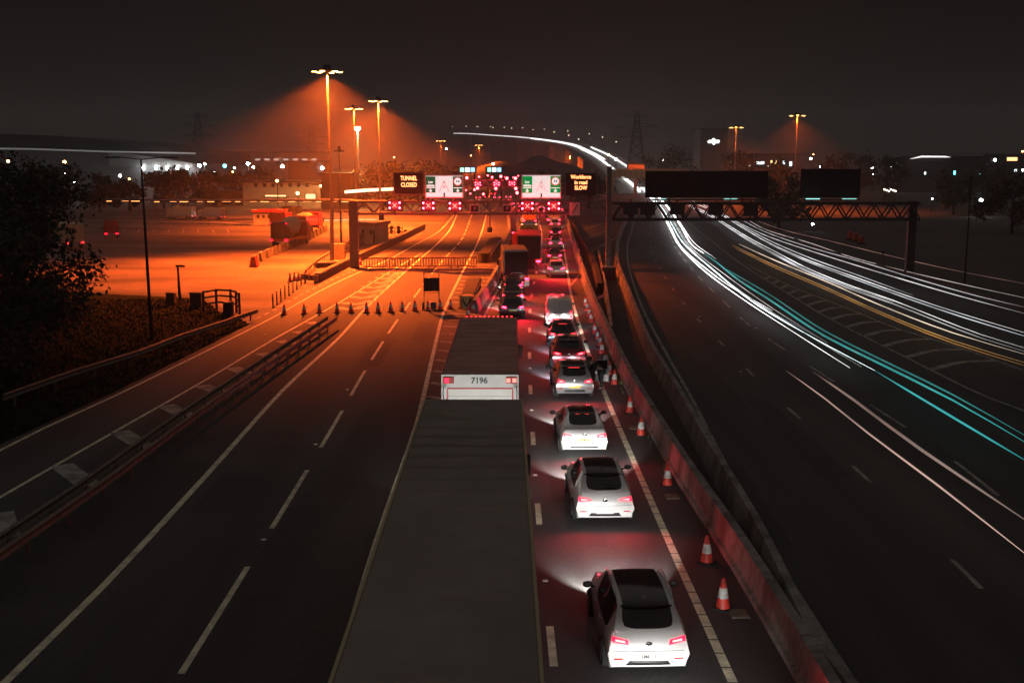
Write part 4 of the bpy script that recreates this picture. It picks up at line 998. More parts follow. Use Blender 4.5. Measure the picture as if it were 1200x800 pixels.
# yellow-backed maintenance lorries far ahead
M_yel = mat('yellow_board', (.62, .34, .03), .45); M_chev = mat('red_chevron', (.5, .03, .03), .4)
def works(loc, rz, label):
    t = thing('works_lorry', label, 'lorry', loc, rz, 'yellow works lorries far ahead')
    b = MB(); b.box((0, 2.6, 1.75), (2.15, 5.0, 1.9), bevel=.04); b.build('box_body', M_wsheet, t)
    b = MB(); b.box((0, .05, 1.8), (2.0, .05, 1.75)); bd = b.build('chevron_board', M_yel, t)
    b = MB()
    for s in (-1, 1):
        for k in range(3): b.prism([(s*.02, 2.5-k*.5), (s*.95, 1.9-k*.5), (s*.95, 1.68-k*.5), (s*.02, 2.28-k*.5)], 'y', .008, .02)
    b.build('chevron', M_chev, bd)
    for s in (-1, 1):
        MB().box((s*.92, .0, .72), (.26, .05, .14)).build('tail_light', E_redfar, t); MB().box((s*.85, .0, 2.78), (.16, .08, .12)).build('beacon', E_amber, t)
    lorry_wheels(t, .95, (1.3, 5.4), .42); cab(t, 5.2, 2.1, 2.5, 1.8, P_white); return t
g = ground(620, 290); w0 = works(Vector((g.x, g.y, .014)), R(-3), 'yellow-backed works lorry in front of the red container lorry')
for px, py, lab in [(649, 263, 'yellow-backed works lorry at the head of the right lane under the gantry'), (621, 264, 'yellow-backed works lorry under the gantry in the lorry lane'), (637, 247, 'yellow-backed works lorry beyond the gantry between the lanes')]:
    g = ground(px, py); dup(w0, lab, Vector((g.x, g.y, .014)), R(-5))
# ================================================================ cones
def make_cone(label, loc, group, h=.75):
    t = thing('traffic_cone', label, 'cone', loc, random.uniform(0, 6), group)
    b = MB(); b.box((0, 0, .025), (.42, .42, .05), bevel=.012); b.build('base', M_rub, t)
    b = MB(); b.lathe([(.155, .05), (.15, .07), (.118, .27)], 20); b.lathe([(.079, .51), (.04, .72), (.032, .75)], 20)
    b.bm.free(); 
    b = MB(); b.lathe([(.165, .05), (.155, .08), (.12, .28), (.085, .50), (.045, .735), (.03, .75)], 20); b.build('body', M_cone, t, True, angle=40)
    b = MB(); b.lathe([(.124, .28), (.127, .285), (.088, .52), (.084, .525)], 20); b.build('reflective_sleeve', M_conew, t, True, angle=40)
    return t
cone0 = None
def put_cone(px, py, label, group):
    global cone0
    g = ground(px, py, .012)
    if cone0 is None: cone0 = make_cone(label, g, group); return cone0
    return dup(cone0, label, g, random.uniform(0, 6), group, random.uniform(.95, 1.04))
wallc = [(847, 712), (828, 658), (782, 568), (751, 509.5), (738, 483), (720, 450), (714, 438.5), (710, 427), (705.5, 414), (703, 405), (700, 398), (697, 391), (692.5, 377), (690.5, 371), (688, 364), (686, 358)]
for i, (px, py) in enumerate(wallc):
    put_cone(px, py+1, 'red and white traffic cone, %s from the camera along the concrete wall' % ORD[i], 'cones along the concrete wall')
rowc = [(333, 369), (356.5, 368), (374.5, 367), (395, 366.5), (411.5, 366.5), (429.5, 366.5), (443, 366.5), (458, 366), (471.5, 365), (486.5, 364.5), (501.5, 364), (516, 363.5)]
for i, (px, py) in enumerate(rowc):
    put_cone(px, py, 'traffic cone, %s from the left in the row across the closed lanes' % ORD[i], 'cones across the closed lanes')
for (px, py), lab in zip([(528, 362), (541, 361.5), (551, 362), (557, 358), (554.5, 366), (548.5, 373)], ['traffic cone just left of the yellow crash cushion', 'traffic cone in front of the yellow crash cushion', 'traffic cone at the right corner of the yellow crash cushion', 'traffic cone furthest right beside the yellow crash cushion', 'traffic cone in the middle of the trio right of the crash cushion', 'traffic cone standing alone between the crash cushion and the white lorry']):
    put_cone(px, py, lab, 'cones around the crash cushion')
for (px, py), lab in zip([(415, 312), (422.5, 310.5)], ['traffic cone left of the row of pedestrian barriers, further from it', 'traffic cone directly at the left end of the pedestrian barriers']):
    put_cone(px, py, lab, 'cones by the pedestrian barriers')
for i, (px, py) in enumerate([(340, 330), (345, 329), (350, 328.5)]):
    put_cone(px, py, 'traffic cone, %s from the left of the three before the chevron nosing' % ORD[i], 'cones before the chevron nosing')

# marker posts on the edge of the lorry yard
M_post = mat('marker_post', (.06, .055, .05), .7)
mp = None
for i in range(9):
    g = ground(320+i*4.7, 361-i*3.6); lab = 'dark flexible marker post, %s from the left in the row by the slip road' % ORD[i]
    if mp is None:
        mp = thing('marker_post', lab, 'post', g, 0, 'marker posts by the slip road')
        MB().lathe([(.10, 0), (.10, .04), (.05, .06), (.045, .98), (.03, 1.0)], 10).build('post', M_post, mp, True, angle=40); MB().lathe([(.048, .8), (.05, .81), (.05, .9), (.048, .91)], 10).build('reflector_band', M_conew, mp)
    else: dup(mp, lab, g, 0)

# ================================================================ pedestrian barriers across the closed lanes
ba, bb = ground(426, 315), ground(559, 313.5); nb = 5
def ped_barrier(label, loc, rz, Wd):
    t = thing('pedestrian_barrier', label, 'barrier', loc, rz, 'pedestrian barriers across the closed lanes')
    b = MB(); b.box((0, 0, 1.0), (Wd, .09, .14), bevel=.02); b.box((0, 0, .2), (Wd, .08, .1), bevel=.02)
    for s in (-1, 1): b.box((s*(Wd/2-.03), 0, .6), (.08, .08, .9), bevel=.015)
    n = int(Wd/.24)
    for k in range(1, n): b.box((-Wd/2+k*Wd/n, 0, .6), (.085, .04, .72))
    b.build('panel', mat('barrier_plastic', (.16, .05, .03), .6), t)
    MB().box((0, -.052, 1.0), (Wd*.9, .012, .1)).build('reflective_strip', mat('barrier_strip', (.35, .2, .15), .5), t)
    for s in (-1, 1): MB().box((s*Wd*.36, 0, .06), (.12, .62, .1), bevel=.02).build('foot', M_rub, t)
    return t
d = bb-ba; p0 = None
for i in range(nb):
    c = ba+d*((i+.5)/nb); lab = 'slatted pedestrian barrier, %s from the left in the row across the closed lanes' % ORD[i]; rz = math.atan2(d.y, d.x)
    if p0 is None: p0 = ped_barrier(lab, c, rz, d.length/nb-.06)
    else: dup(p0, lab, c, rz)

# VMS trailer seen from behind
g = ground(506, 363)
t = thing('sign_trailer', 'dark mobile message sign on a frame behind the row of cones', 'sign', g, R(3))
b = MB(); b.box((0, 0, 1.78), (1.12, .12, .95), bevel=.02); b.build('sign_panel', mat('sign_back', (.03, .026, .024), .7), t)
b = MB()
for s in (-1, 1): b.box((s*.52, .1, 1.32), (.06, .06, 2.65))
b.box((0, .1, 1.2), (1.1, .05, .05)); b.box((0, .1, 2.62), (1.05, .05, .05)); b.build('frame', M_rust, t)
b = MB(); b.box((.12, -.1, .32), (.4, .5, .5), bevel=.04); b.build('battery_box', M_dark, t)
for s in (-1, 1):
    b = MB(); b.lathe([(.2, -.06), (.26, -.05), (.26, .05), (.2, .06)], 16); b.xform(Matrix.Translation((s*.6, .1, .27)) @ Matrix.Rotation(PI/2, 4, 'Y')); b.build('wheel', M_rub, t, True, angle=40)
# crash cushions: yellow nose, ribbed body
def cushion(pix0, pix1, w, h, label, nose):
    a, c = ground(*pix0), ground(*pix1); d = c-a; L = d.length
    t = thing('crash_cushion', label, 'crash cushion', a, math.atan2(d.y, d.x)-PI/2)
    b = MB()
    for k in range(6): b.box((0, .3+(k+.5)*(L-.3)/6, h/2), (w*(.86+.03*k), (L-.3)/6-.06, h*.92), bevel=.03)
    b.build('bay_panels', M_blk2, t)
    for s in (-1, 1):
        MB().sweep([Vector((s*w*.46, .2, h*.72)), Vector((s*w*.53, L, h*.72))], [(-.02, -.16), (.05, -.08), (0, 0), (.05, .08), (-.02, .16)]).build('side_rail', M_galv, t)
    b = MB(); b.lathe([(.001, 0), (w*.5, .01), (w*.5, h), (.001, h+.01)], 18); b.xform(Matrix.Translation((0, .28, 0))); b.build('nose', nose, t, True, angle=35)
    if nose is not M_blk2:
        b = MB(); b.prism([(-w*.3, h*.9), (0, h*.35), (w*.3, h*.9), (w*.3, h*.66), (0, h*.1), (-w*.3, h*.66)], 'y', .28-w*.5-.012, .28-w*.5+.1); b.build('chevron', mat('chevron_black', (.02, .02, .02), .5), t)
    return t
cushion((547, 362), (556, 338), 1.05, .95, 'crash cushion with a pale yellow chevron nose at the start of the dividing wall', mat('nose_yellow', (.62, .45, .15), .5))
cushion((567, 308), (581, 287), 1.35, 1.0, 'plain black crash cushion on the hatching beyond the pedestrian barriers', M_blk2)

# ================================================================ chevron nosing and barriers by the left gantry leg
E1 = spline(gp([(440, 283), (470, 274)]), 2)
nosing = spline([ground(x, y, .0) for x, y in [(372, 331), (400, 316), (430, 301), (460, 287), (485, 274), (497, 268)]], 2)
tk = MB().sweep(nosing, [(-.25, 0), (-.25, .72), (-.17, .8), (.17, .8), (.25, .72), (.25, 0)]).build('kerb_wall', mat('dark_barrier_face', (.075, .06, .055), .7, var=.2, scale=3))
tag(tk, 'long low dark wall with a pale top running past the left gantry leg', 'wall')
a = ground(353, 331); b_ = ground(373, 333)
t = thing('chevron_board', 'low board with two black arrows facing outwards at the tip of the dark wall', 'sign', a.lerp(b_, .5), math.atan2((b_-a).y, (b_-a).x))
MB().box((0, 0, .5), ((b_-a).length, .08, .5), bevel=.02).build('board', mat('orange_board', (.42, .2, .09), .5), t)
for s in (-1, 1):
    b = MB(); b.prism([(s*.35-s*.18, .64), (s*.35-s*.18, .36), (s*.35+s*.14, .5)], 'y', -.06, -.045); b.build('arrow', M_blk2, t)
    MB().box((s*.6, .05, .15), (.08, .08, .3)).build('leg', M_dark, t)
def fence(pix, label, h=1.0, rails=(.95, .55), gap=1.1, name='railing', m=M_dark, r=.035, cat='railing'):
    pts = spline(gp(pix), .6); t = thing(name, label, cat, pts[0]); loc = [p-pts[0] for p in pts]; L = walk(loc)
    for z in rails: MB().tube([p+Vector((0, 0, z)) for p in loc], r*.8, 6).build('rail', m, t)
    n = max(2, min(60, int(L[-1]/gap))); pm = None
    for k in range(n+1):
        p = along(loc, L[-1]*k/n, L)[0]
        if pm is None: o = MB().tube([(0, 0, 0), (0, 0, h)], r, 6).build('post', m, t); pm = o.data
        else: o = bpy.data.objects.new('post', pm); C.objects.link(o); o.parent = t
        o.location = p
    return t
steel_barrier(spline(gp([(357, 328), (366, 318), (380, 308), (395, 300), (408, 296)]), 1.0), 'bent steel barrier curling round the tip of the dark wall', gap=1.6, h=.9, m=M_rust)
fence([(405, 298), (420, 290), (436, 279), (446, 272)], 'mesh railing leading from the gantry leg to the small booth', h=1.5, rails=(1.45, .8, .2), gap=1.2, m=M_rust, r=.05)
fence([(239, 366), (258, 363), (272, 364), (281, 369)], 'curved wooden fence at the corner of the yard', h=1.5, rails=(1.4, 1.0, .55), gap=1.15, name='post_fence', m=mat('fence_timber', (.03, .024, .02), .9), r=.085, cat='fence')
# bins, boxes
def litter_bin(px, py, label, w=.8, h=1.2, m=None):
    t = thing('litter_bin', label, 'bin', ground(px, py))
    MB().box((0, 0, h*.45), (w, w, h*.9), bevel=.05).build('body', m or M_blk2, t); b = MB(); b.box((0, 0, h*.95), (w*1.08, w*1.08, .1), bevel=.03); b.build('lid', M_dark, t); return t
litter_bin(231, 360, 'black bin left of the curved wooden fence', .8, 1.1); litter_bin(268, 369, 'black bin inside the curved wooden fence', .6, .9)
litter_bin(201, 357, 'dark box standing on the grass near the short lamp post', .6, .9)
t = thing('equipment_cabinet', 'grey roadside cabinet beside the tall lamp mast', 'cabinet', ground(397, 304)); MB().box((0, 0, .85), (1.4, .8, 1.7), bevel=.03).build('body', M_rust, t); MB().box((0, -.42, .85), (.02, .03, 1.5)).build('door_gap', M_blk2, t)
t = thing('skip', 'flat dark skip lying between the bent barrier and the wall', 'skip', ground(385, 313.5), R(25)); MB().box((0, 0, .3), (2.6, 1.1, .5), bevel=.06).build('tub', M_dark, t); MB().box((0, 0, .57), (2.4, .9, .06)).build('load', M_rust, t)
# concrete blocks lining the exit from the yard
pts = spline(gp([(297, 310.5), (318, 300), (340, 291.5), (362, 281), (384, 270)]), 1.0); L = walk(pts); k = 0; blk = None; d = 1.0
while d < L[-1] and k < 14:
    p, tt = along(pts, d, L); rz = math.atan2(tt.y, tt.x)
    lab = 'concrete block, %s from the camera in the row behind the cement mixer' % ORD[k]
    if blk is None:
        blk = MB().prism([(-.3, 0), (-.22, .25), (-.12, .9), (.12, .9), (.22, .25), (.3, 0)], 'x', -1.35, 1.35).build('concrete_block', M_conc); tag(blk, lab, 'block', 'concrete blocks in the lorry yard'); blk.location = p; blk.rotation_euler.z = rz
    else:
        o = blk.copy(); C.objects.link(o); o['label'] = lab; o.location = p; o.rotation_euler.z = rz+random.uniform(-.04, .04)
    d += L[-1]/14*.99; k += 1
t = thing('water_barrier', 'dark red plastic barrier at the near end of the concrete blocks', 'barrier', ground(298, 313)); b = MB(); b.prism([(-.4, 0), (-.3, .3), (-.2, 1.0), (.2, 1.0), (.3, .3), (.4, 0)], 'y', -.5, .5); b.build('body', paint('barrier_red', (.2, .015, .015)), t); MB().box((0, 0, 1.02), (.2, .6, .06)).build('cap', M_dark, t)

# ================================================================ lamp masts
def spot(parent, loc, power, size=132, blend=.5, col=SODIUM, rad=.5, aim=(0, 0, -1)):
    L_ = bpy.data.lights.new('floodlight_beam', 'SPOT'); L_.energy = power; L_.spot_size = R(size); L_.spot_blend = blend; L_.color = col; L_.shadow_soft_size = rad
    o = bpy.data.objects.new('floodlight_beam', L_); C.objects.link(o); o.parent = parent; o.location = loc
    o.rotation_euler = Vector(aim).to_track_quat('-Z', 'Y').to_euler(); return o
M_mast = mat('mast_steel', (.22, .2, .18), .5, metal=.5, var=.15, scale=3)
def high_mast(label, base, h, power, n=6, size=132, r=.22, span=1.0, E=None, bend=0.0, aim=(0, 0, -1)):
    t = thing('lamp_mast', label, 'lamp mast', base, 0, 'tall sodium lamp masts')
    MB().tube([(0, 0, 0), (bend*.6, 0, h*.35), (bend*.2, 0, h*.7), (0, 0, h)], [r, r*.82, r*.6, r*.42], 12).build('pole', M_mast, t, True, angle=50)
    b = MB(); b.lathe([(.1, h-.15), (.75*span, h-.1), (.8*span, h+.05), (.72*span, h+.1), (.38*span, h+.25), (.34*span, h+.55), (.1, h+.6)], 16); b.build('head_frame', M_dark, t, True, angle=35)
    for k in range(n):
        a = 2*PI*k/n+.3; c = (math.cos(a)*1.15*span, math.sin(a)*1.15*span, h-.02)
        f = MB().box((c[0], c[1], c[2]), (.55*span, .4*span, .18), rot=a, bevel=.03).build('floodlight', M_dark, t)
        b = MB(); b.box((c[0]*1.04, c[1]*1.04, h-.125), (.48*span, .34*span, .04), rot=a); b.build('lens', E or E_sod, f)
    if power: spot(t, (0, 0, h-.2), power, size, aim=aim)
    return t
def gbase(px, py): return ground(px, py)
def mast_at(px_base, py_base, py_top, label, power, **k):
    g = ground(px_base, py_base); h = at(px_base, py_top, g.y).z
    return high_mast(label, g, h, power, **k)
mast_at(389, 307, 83, 'tallest sodium lamp mast, standing at the end of the bent barrier', 640000, bend=.25, span=1.05, aim=(.0, -.27, -1), size=124)
mast_at(446, 268, 118, 'sodium lamp mast left of the tunnel closed sign', 700000, span=1.0)
mast_at(417.5, 257, 127, 'sodium lamp mast with a bright white lamp just below it', 430000, span=1.1)
mast_at(400, 285, 177, 'short mast with cameras between the tallest lamp mast and the gantry leg', 0, n=2, span=.45, r=.14, E=emat('lamp_off', (1, .5, .2), .4))
E_hot = emat('hot_white_lamp', (1, .72, .42), 120.0)
g = ground(421, 243); h = at(420.5, 150, g.y).z
t = thing('flood_column', 'lamp column with one glaring white lamp in front of the sodium masts', 'lamp', g); MB().tube([(0, 0, 0), (0, 0, h)], [.25, .15], 10).build('pole', M_mast, t, True, angle=50)
MB().box((0, 0, h), (1.5, .7, .3), bevel=.08).build('lamp_head', M_dark, t); MB().sphere((0, -.3, h-.15), .55, 12, 8, (1.3, .6, .7)).build('lens', E_hot, t, True); spot(t, (0, -.4, h-.6), 60000, 150, .5, (1, .45, .14))
for px, pb, pt, lab, pw in [(517, 221, 165, 'small distant sodium mast left of the blue lit toll signs', 200000), (561.5, 217, 170, 'small distant sodium mast above the blue lit toll signs', 200000),
        (860, 239, 149, 'sodium mast in front of the tower block on the right', 120000), (930, 247, 135, 'tall sodium mast furthest right behind the black sign boards', 140000)]:
    mast_at(px, pb, pt, lab, pw, n=3 if px > 800 else 4, span=1.2)
# unlit column on the left verge with two arms
g = ground(178, 399); h = at(165, 187, g.y).z
t = thing('street_lamp', 'tall thin unlit lamp column with two arms on the grass verge', 'street lamp', g)
top = at(165, 187, g.y)-g
MB().tube([(0, 0, 0), (top.x*.5, 0, h*.5), (top.x, 0, h)], [.10, .075, .05], 10).build('pole', M_blk2, t, True)
for s, q in ((-1, 2.0), (1, 2.2)):
    b = MB(); b.tube([(top.x, 0, h), (top.x+s*q*.5, 0, h+.12), (top.x+s*q*.6, 0, h+.12)], .03, 6); b.build('arm', M_blk2, t); b = MB(); b.box((top.x+s*q*.78, 0, h+.12), (.8, .25, .09), bevel=.03); b.build('lamp_head', M_dark, t)
g = ground(211, 352); t = thing('street_lamp', 'short dark lamp post at the edge of the yard', 'street lamp', g); h = at(210, 312, g.y).z
MB().tube([(0, 0, 0), (-.05, 0, h)], [.11, .08], 8).build('pole', M_blk2, t, True); MB().box((.15, 0, h+.03), (.65, .3, .16), bevel=.04).build('lamp_head', M_dark, t)

# ================================================================ gantries
M_gan = mat('gantry_paint', (.16, .145, .13), .55, metal=.3, var=.15, scale=2); M_gand = mat('gantry_dark', (.04, .04, .042), .55, metal=.2)
def gantry(label, x0, x1, Y, zb, zt, m, nbay, depth=1.1, cols=()):
    t = thing('sign_gantry', label, 'gantry', (x0, Y, 0)); Lg = x1-x0
    for z, nm in ((zt, 'top_chord'), (zb, 'bottom_chord')):
        for y in (0, depth): MB().box((Lg/2, y, z), (Lg, .2, .22), bevel=.02).build(nm, m, t)
    n = nbay
    for y in (0, depth):
        b = MB()
        for k in range(n):
            xa = Lg*k/n; xm = Lg*(k+.5)/n; xb = Lg*(k+1)/n
            b.tube([(xa, y, zb+.1), (xm, y, zt-.1)], .07, 6); b.tube([(xm, y, zt-.1), (xb, y, zb+.1)], .07, 6)
        o = b.build('bracing', m, t); o['kind'] = 'part'
        del o['kind']
    b = MB(); b.box((Lg/2, depth/2, zb+.02), (Lg-.1, depth-.3, .05)); b.build('walkway', M_dark, t)
    for x, w_, zc in cols:
        b = MB(); b.box((x-x0, depth*.5, zc/2), (w_, w_*.8, zc), bevel=.03); b.build('column', m, t)
    return t
YL, YR = 108.0, 97.0
xl0, xl1 = at(413, 240, YL).x, at(714, 240, YL).x
zt, zb_ = at(560, 236.5, YL).z, at(560, 250.5, YL).z
gantry('lit sign gantry over the left carriageway', xl0+.1, xl1, YL, zb_, zt, M_gan, 13, cols=((xl0, .85, zt+.15),))
xr0, xr1 = at(714, 240, YR).x, at(1079, 240, YR).x
ztr, zbr = at(860, 238.5, YR).z, at(860, 257.5, YR).z
gantry('dark sign gantry over the right carriageway', xr0+.35, xr1, YR, zbr, ztr, M_gand, 17, cols=((xr1-.5, .7, ztr+.2),))
# middle post on its plinth
t = thing('gantry_post', 'tall steel gantry post on a concrete plinth between the two carriageways', 'post', (xr0, YR+.4, 0))
b = MB(); b.box((0, 0, at(713, 195, YR).z/2+.5), (.42, .5, at(713, 195, YR).z-1.0), bevel=.03); b.build('post', M_gan, t)
MB().box((0, 0, .55), (1.2, 1.5, 1.1), bevel=.06).build('plinth', M_conc, t); MB().box((0, 0, 1.14), (.8, .8, .08), bevel=.02).build('base_plate', M_galv, t)

def sign_board(name, label, px0, py0, px1, py1, Y, m, frame=None, th=.14, cat='sign'):
    a, b_ = at(px0, py1, Y), at(px1, py0, Y); W, Hh = b_.x-a.x, b_.z-a.z
    t = thing(name, label, cat, ((a.x+b_.x)/2, Y-.25, a.z))
    MB().box((0, 0, Hh/2), (W, th, Hh), bevel=.015).build('panel', m, t)
    b = MB()
    for s in (-1, 1):
        b.box((s*(W/2-.05), -.02, Hh/2), (.1, th+.08, Hh+.02))
    for z in (.05, Hh-.05): b.box((0, -.02, z), (W-.2, th+.08, .1))
    b.build('frame', frame or M_dark, t)
    bm_ = MB()
    for s in (-.3, .3): bm_.box((s*W, .12, -.25), (.1, .1, .9))
    bm_.build('bracket', M_dark, t)
    return t, W, Hh
# dot-matrix message signs
t, W, Hh = sign_board('message_sign', 'dark message sign reading TUNNEL CLOSED in amber letters', 461.5, 201.5, 497, 228, YL, mat('led_face', (.025, .02, .02), .6), M_gan)
fs = .56
for k, tx in enumerate(['TUNNEL', 'CLOSED']): MB().text(tx, fs*1.02, (.02, -.09, Hh*.57-.62*(k-.5)), ext=.012, sx=.72, bold=.006).build('led_text', E_amber, t)
t, W, Hh = sign_board('message_sign', 'dark message sign reading Workforce in road SLOW in amber letters', 662.5, 203, 698, 229, YL, mat('led_face', (.025, .02, .02), .6), M_dark)
for k, tx in enumerate(['Workforce', 'in road', 'SLOW']): MB().text(tx, .52, (.02, -.09, Hh*.58-.52*(k-1)), ext=.012, sx=.82, bold=.006).build('led_text', E_amber, t)
# lit lane signs
M_sgreen = emat('sign_green', (.0, .30, .06), .75, base=(.0, .2, .05)); M_sgreend = emat('sign_green_dim', (.0, .09, .035), .7, base=(.0, .1, .03)); M_swhite = emat('sign_white', (.72, .86, .83), .8, base=(.75, .75, .75)); M_sletter = emat('sign_letter', (.9, 1, .95), .95, base=(.8, .8, .8)); M_sred = emat('sign_red', (.75, .06, .08), .6, base=(.5, .03, .03))
def lane_sign(label, x0, x1, y0, y1, gm):
    t, W, Hh = sign_board('lane_sign', label, x0, y0, x1, y1, YL, M_swhite, mat('sign_rim', (.6, .6, .58), .5))
    for s, nm in ((-1, 'left'), (1, 'right')):
        cx = s*W*.355; pw = W*.255; ph = Hh*.70; cz = Hh*.58
        g_ = MB().box((cx, -.09, cz), (pw, .03, ph), bevel=.01).build('green_panel', gm, t)
        b = MB(); b.prism([(cx-.055, cz-ph*.26), (cx+.055, cz-ph*.26), (cx+.055, cz-ph*.36), (cx+.19, cz-ph*.36), (cx, cz-ph*.47), (cx-.19, cz-ph*.36), (cx-.055, cz-ph*.36)], 'y', -.122, -.108); b.build('arrow', M_sletter, g_)
        MB().box((cx, -.112, cz-ph*.20), (pw*.86, .012, .06)).build('rule', M_sletter, g_)
        if s < 0:
            for k, tx in enumerate(['Low', 'vehicles']): MB().text(tx, .34, (cx, -.115, cz+ph*.16-.34*k), ext=.006, sx=.72, bold=.012).build('lettering', M_sletter, g_)
        else:
            b = MB(); b.lathe([(.43, 0), (.43, .02), (.001, .021)], 28, (0, 0, 0)); b.xform(Matrix.Translation((cx, -.108, cz+ph*.2)) @ Matrix.Rotation(PI/2, 4, 'X')); b.build('roundel', M_sred, g_)
            b = MB(); b.lathe([(.33, 0), (.33, .012), (.001, .013)], 28); b.xform(Matrix.Translation((cx, -.128, cz+ph*.2)) @ Matrix.Rotation(PI/2, 4, 'X')); b.build('roundel_face', M_sletter, g_)
            MB().text('4.8', .36, (cx, -.148, cz+ph*.2), ext=.005, bold=.014, sx=.85).build('lettering', M_pltxt, g_)
    b = MB()
    for s in (-1, 1): b.prism([(s*.04, Hh*.66), (s*.09, Hh*.66), (s*.50, Hh*.26), (s*.45, Hh*.26)], 'y', -.1, -.075)
    b.prism([(-.1, Hh*.66), (.1, Hh*.66), (0, Hh*.76)], 'y', -.1, -.075); b.build('symbol', M_sred, t)
    b = MB(); b.prism([(-.08, Hh*.52), (.08, Hh*.52), (.05, Hh*.44), (-.05, Hh*.44)], 'y', -.1, -.075); b.build('symbol_dot', M_sred, t)
    MB().box((.0, -.1, .3), (.14, .06, .42)).build('stud', M_dark, t)
    return t
lane_sign('white lane sign with dim green panels beside the TUNNEL CLOSED sign', 498.5, 543, 205, 232, M_sgreend)
lane_sign('white lane sign with bright green panels beside the Workforce in road sign', 611, 657.5, 204.5, 232.5, M_sgreen)
# big unlit boards on the right gantry, seen against the lights
t, W, Hh = sign_board('sign_board', 'wide black unlit sign board over the right carriageway', 755.5, 200.5, 899, 231.5, YR, M_blk2, M_blk2, .25)
MB().box((0, -.6, -.18), (W*.96, .35, .1)).build('maintenance_walk', M_dark, t)
t2, W2_, H2_ = sign_board('sign_board', 'smaller black unlit sign board further right on the dark gantry', 937, 198, 1007, 231.5, YR, M_blk2, M_blk2, .25)
MB().box((0, -.6, -.18), (W2_*.98, .35, .1)).build('maintenance_walk', M_dark, t2)
E_teal = emat('teal_strip_lamp', (.35, 1, .9), 2.2)
for x in (-.32, .3): MB().box((x*W2_, -.62, -.09), (W2_*.24, .08, .05)).build('strip_light', E_teal if x < 0 else emat('teal_strip_lamp2', (.4, 1, .9), 1.2), t2)
for x in (-.36, .16, .22): MB().box((x*W, -.62, -.09), (.5, .08, .05)).build('strip_light', emat('teal_strip_lamp2', (.4, 1, .9), 1.2), t)

# lane control signals
E_sig = emat('signal_red', (1, .035, .06), 55.0); E_x = emat('signal_cross', (1, .18, .12), 5.0)
def signal(px, py, label, lit=True, Y=YL, w=1.25, off=-.45):
    p = at(px, py, Y+off)
    t = thing('lane_signal', label, 'signal', p, 0, 'lane signals on the gantries')
    MB().box((0, .08, 0), (w*1.12, .22, 1.05), bevel=.03).build('housing', M_dark, t)
    b = MB(); b.box((0, .12, -.6), (.1, .1, .5)); b.box((0, .12, .6), (.1, .1, .4)); b.build('hanger', M_dark, t)
    if lit:
        for s in (-1, 1):
            for z in (.25, -.25): MB().sphere((s*.48, -.06, z), .09, 10, 8).build('lamp', E_sig, t, True)
        b = MB()
        for s in (-1, 1): b.tube([(-.19, -.05, -s*.21), (.19, -.05, s*.21)], .028, 6)
        b.build('red_cross', E_x, t)
        L_ = bpy.data.lights.new('signal_glow', 'POINT'); L_.energy = 260 if Y < 150 else 1600; L_.color = (1, .012, .03); L_.shadow_soft_size = .3
        lo = bpy.data.objects.new('signal_glow', L_); C.objects.link(lo); lo.parent = t; lo.location = (0, -.55, 0)
    return t
for (px, py), lab in zip([(462.5, 240.6), (502, 241), (533, 241.3), (618, 241.4), (649, 241.6)], ['red cross lane signal furthest left, under the TUNNEL CLOSED sign', 'red cross lane signal second from the left on the lit gantry', 'red cross lane signal under the dim green lane sign, left of the small camera signs', 'red cross lane signal over the lorry lane under the bright green lane sign', 'red cross lane signal over the right lane of queueing cars']): signal(px, py, lab)
for (px, py), lab in zip([(739, 244), (759, 244.5), (794, 244.5), (839, 245), (880, 246)], ['blank lane signal nearest the middle gantry post', 'blank lane signal second from the middle gantry post', 'blank lane signal under the left part of the wide black sign board', 'blank lane signal under the right part of the wide black sign board', 'blank lane signal under the right end of the wide black sign board']): signal(px, py, lab, False, YR, 1.15)
def small_sign(px, py, w, h, label, glyph):
    p = at(px, py, YL-.45); t = thing('small_sign', label, 'sign', p)
    MB().box((0, .06, 0), (w, .06, h), bevel=.01).build('panel', mat('small_sign_face', (.5, .47, .42), .5), t)
    b = MB()
    if glyph == 'cam':
        b.box((-.03, 0, 0), (w*.72, .03, h*.72)); b.build('symbol', M_trim, t); MB().text('P', h*.5, (.0, -.02, 0), ext=.006, bold=.01).build('lettering', mat('small_sign_face', (.5, .47, .42), .5), t)
    else: b.tube([(-w*.28, .02, -h*.36), (w*.28, .02, h*.36)], .055, 6); b.build('stripe', M_trim, t)
    MB().box((0, .14, .0), (.07, .07, h+.5)).build('bracket', M_dark, t)
small_sign(556.5, 244.5, .95, .8, 'small pale camera sign on the left of the pair on the gantry', 'cam'); small_sign(594.5, 244.5, .95, .8, 'small pale camera sign on the right of the pair on the gantry', 'cam')
small_sign(673.5, 245, 1.0, 1.25, 'pale square sign with a black diagonal stripe right of the red cross signals', 'bar')
g = ground(574, 272); t = thing('detector_post', 'thin post with a dark foot on the hatching below the gantry', 'post', g); MB().tube([(0, 0, 0), (0, 0, 6.5)], .09, 8).build('post', M_gan, t, True); MB().box((0, 0, .35), (.7, .7, .7), bevel=.05).build('base', M_dark, t)
# lamps hanging behind the gantry
t = thing('arrow_sign', 'red and white tilted sign leaning on the dark wall by the middle post', 'sign', ground(702, 355, .5), R(20)); b = MB(); b.box((0, 0, .35), (1.0, .05, .16), rot=Matrix.Rotation(R(-25), 3, 'Y'), bevel=.01); b.build('board', mat('sign_redwhite', (.6, .12, .14), .5), t); MB().tube([(0, .03, -.5), (0, .03, .3)], .02, 6).build('post', M_dark, t)
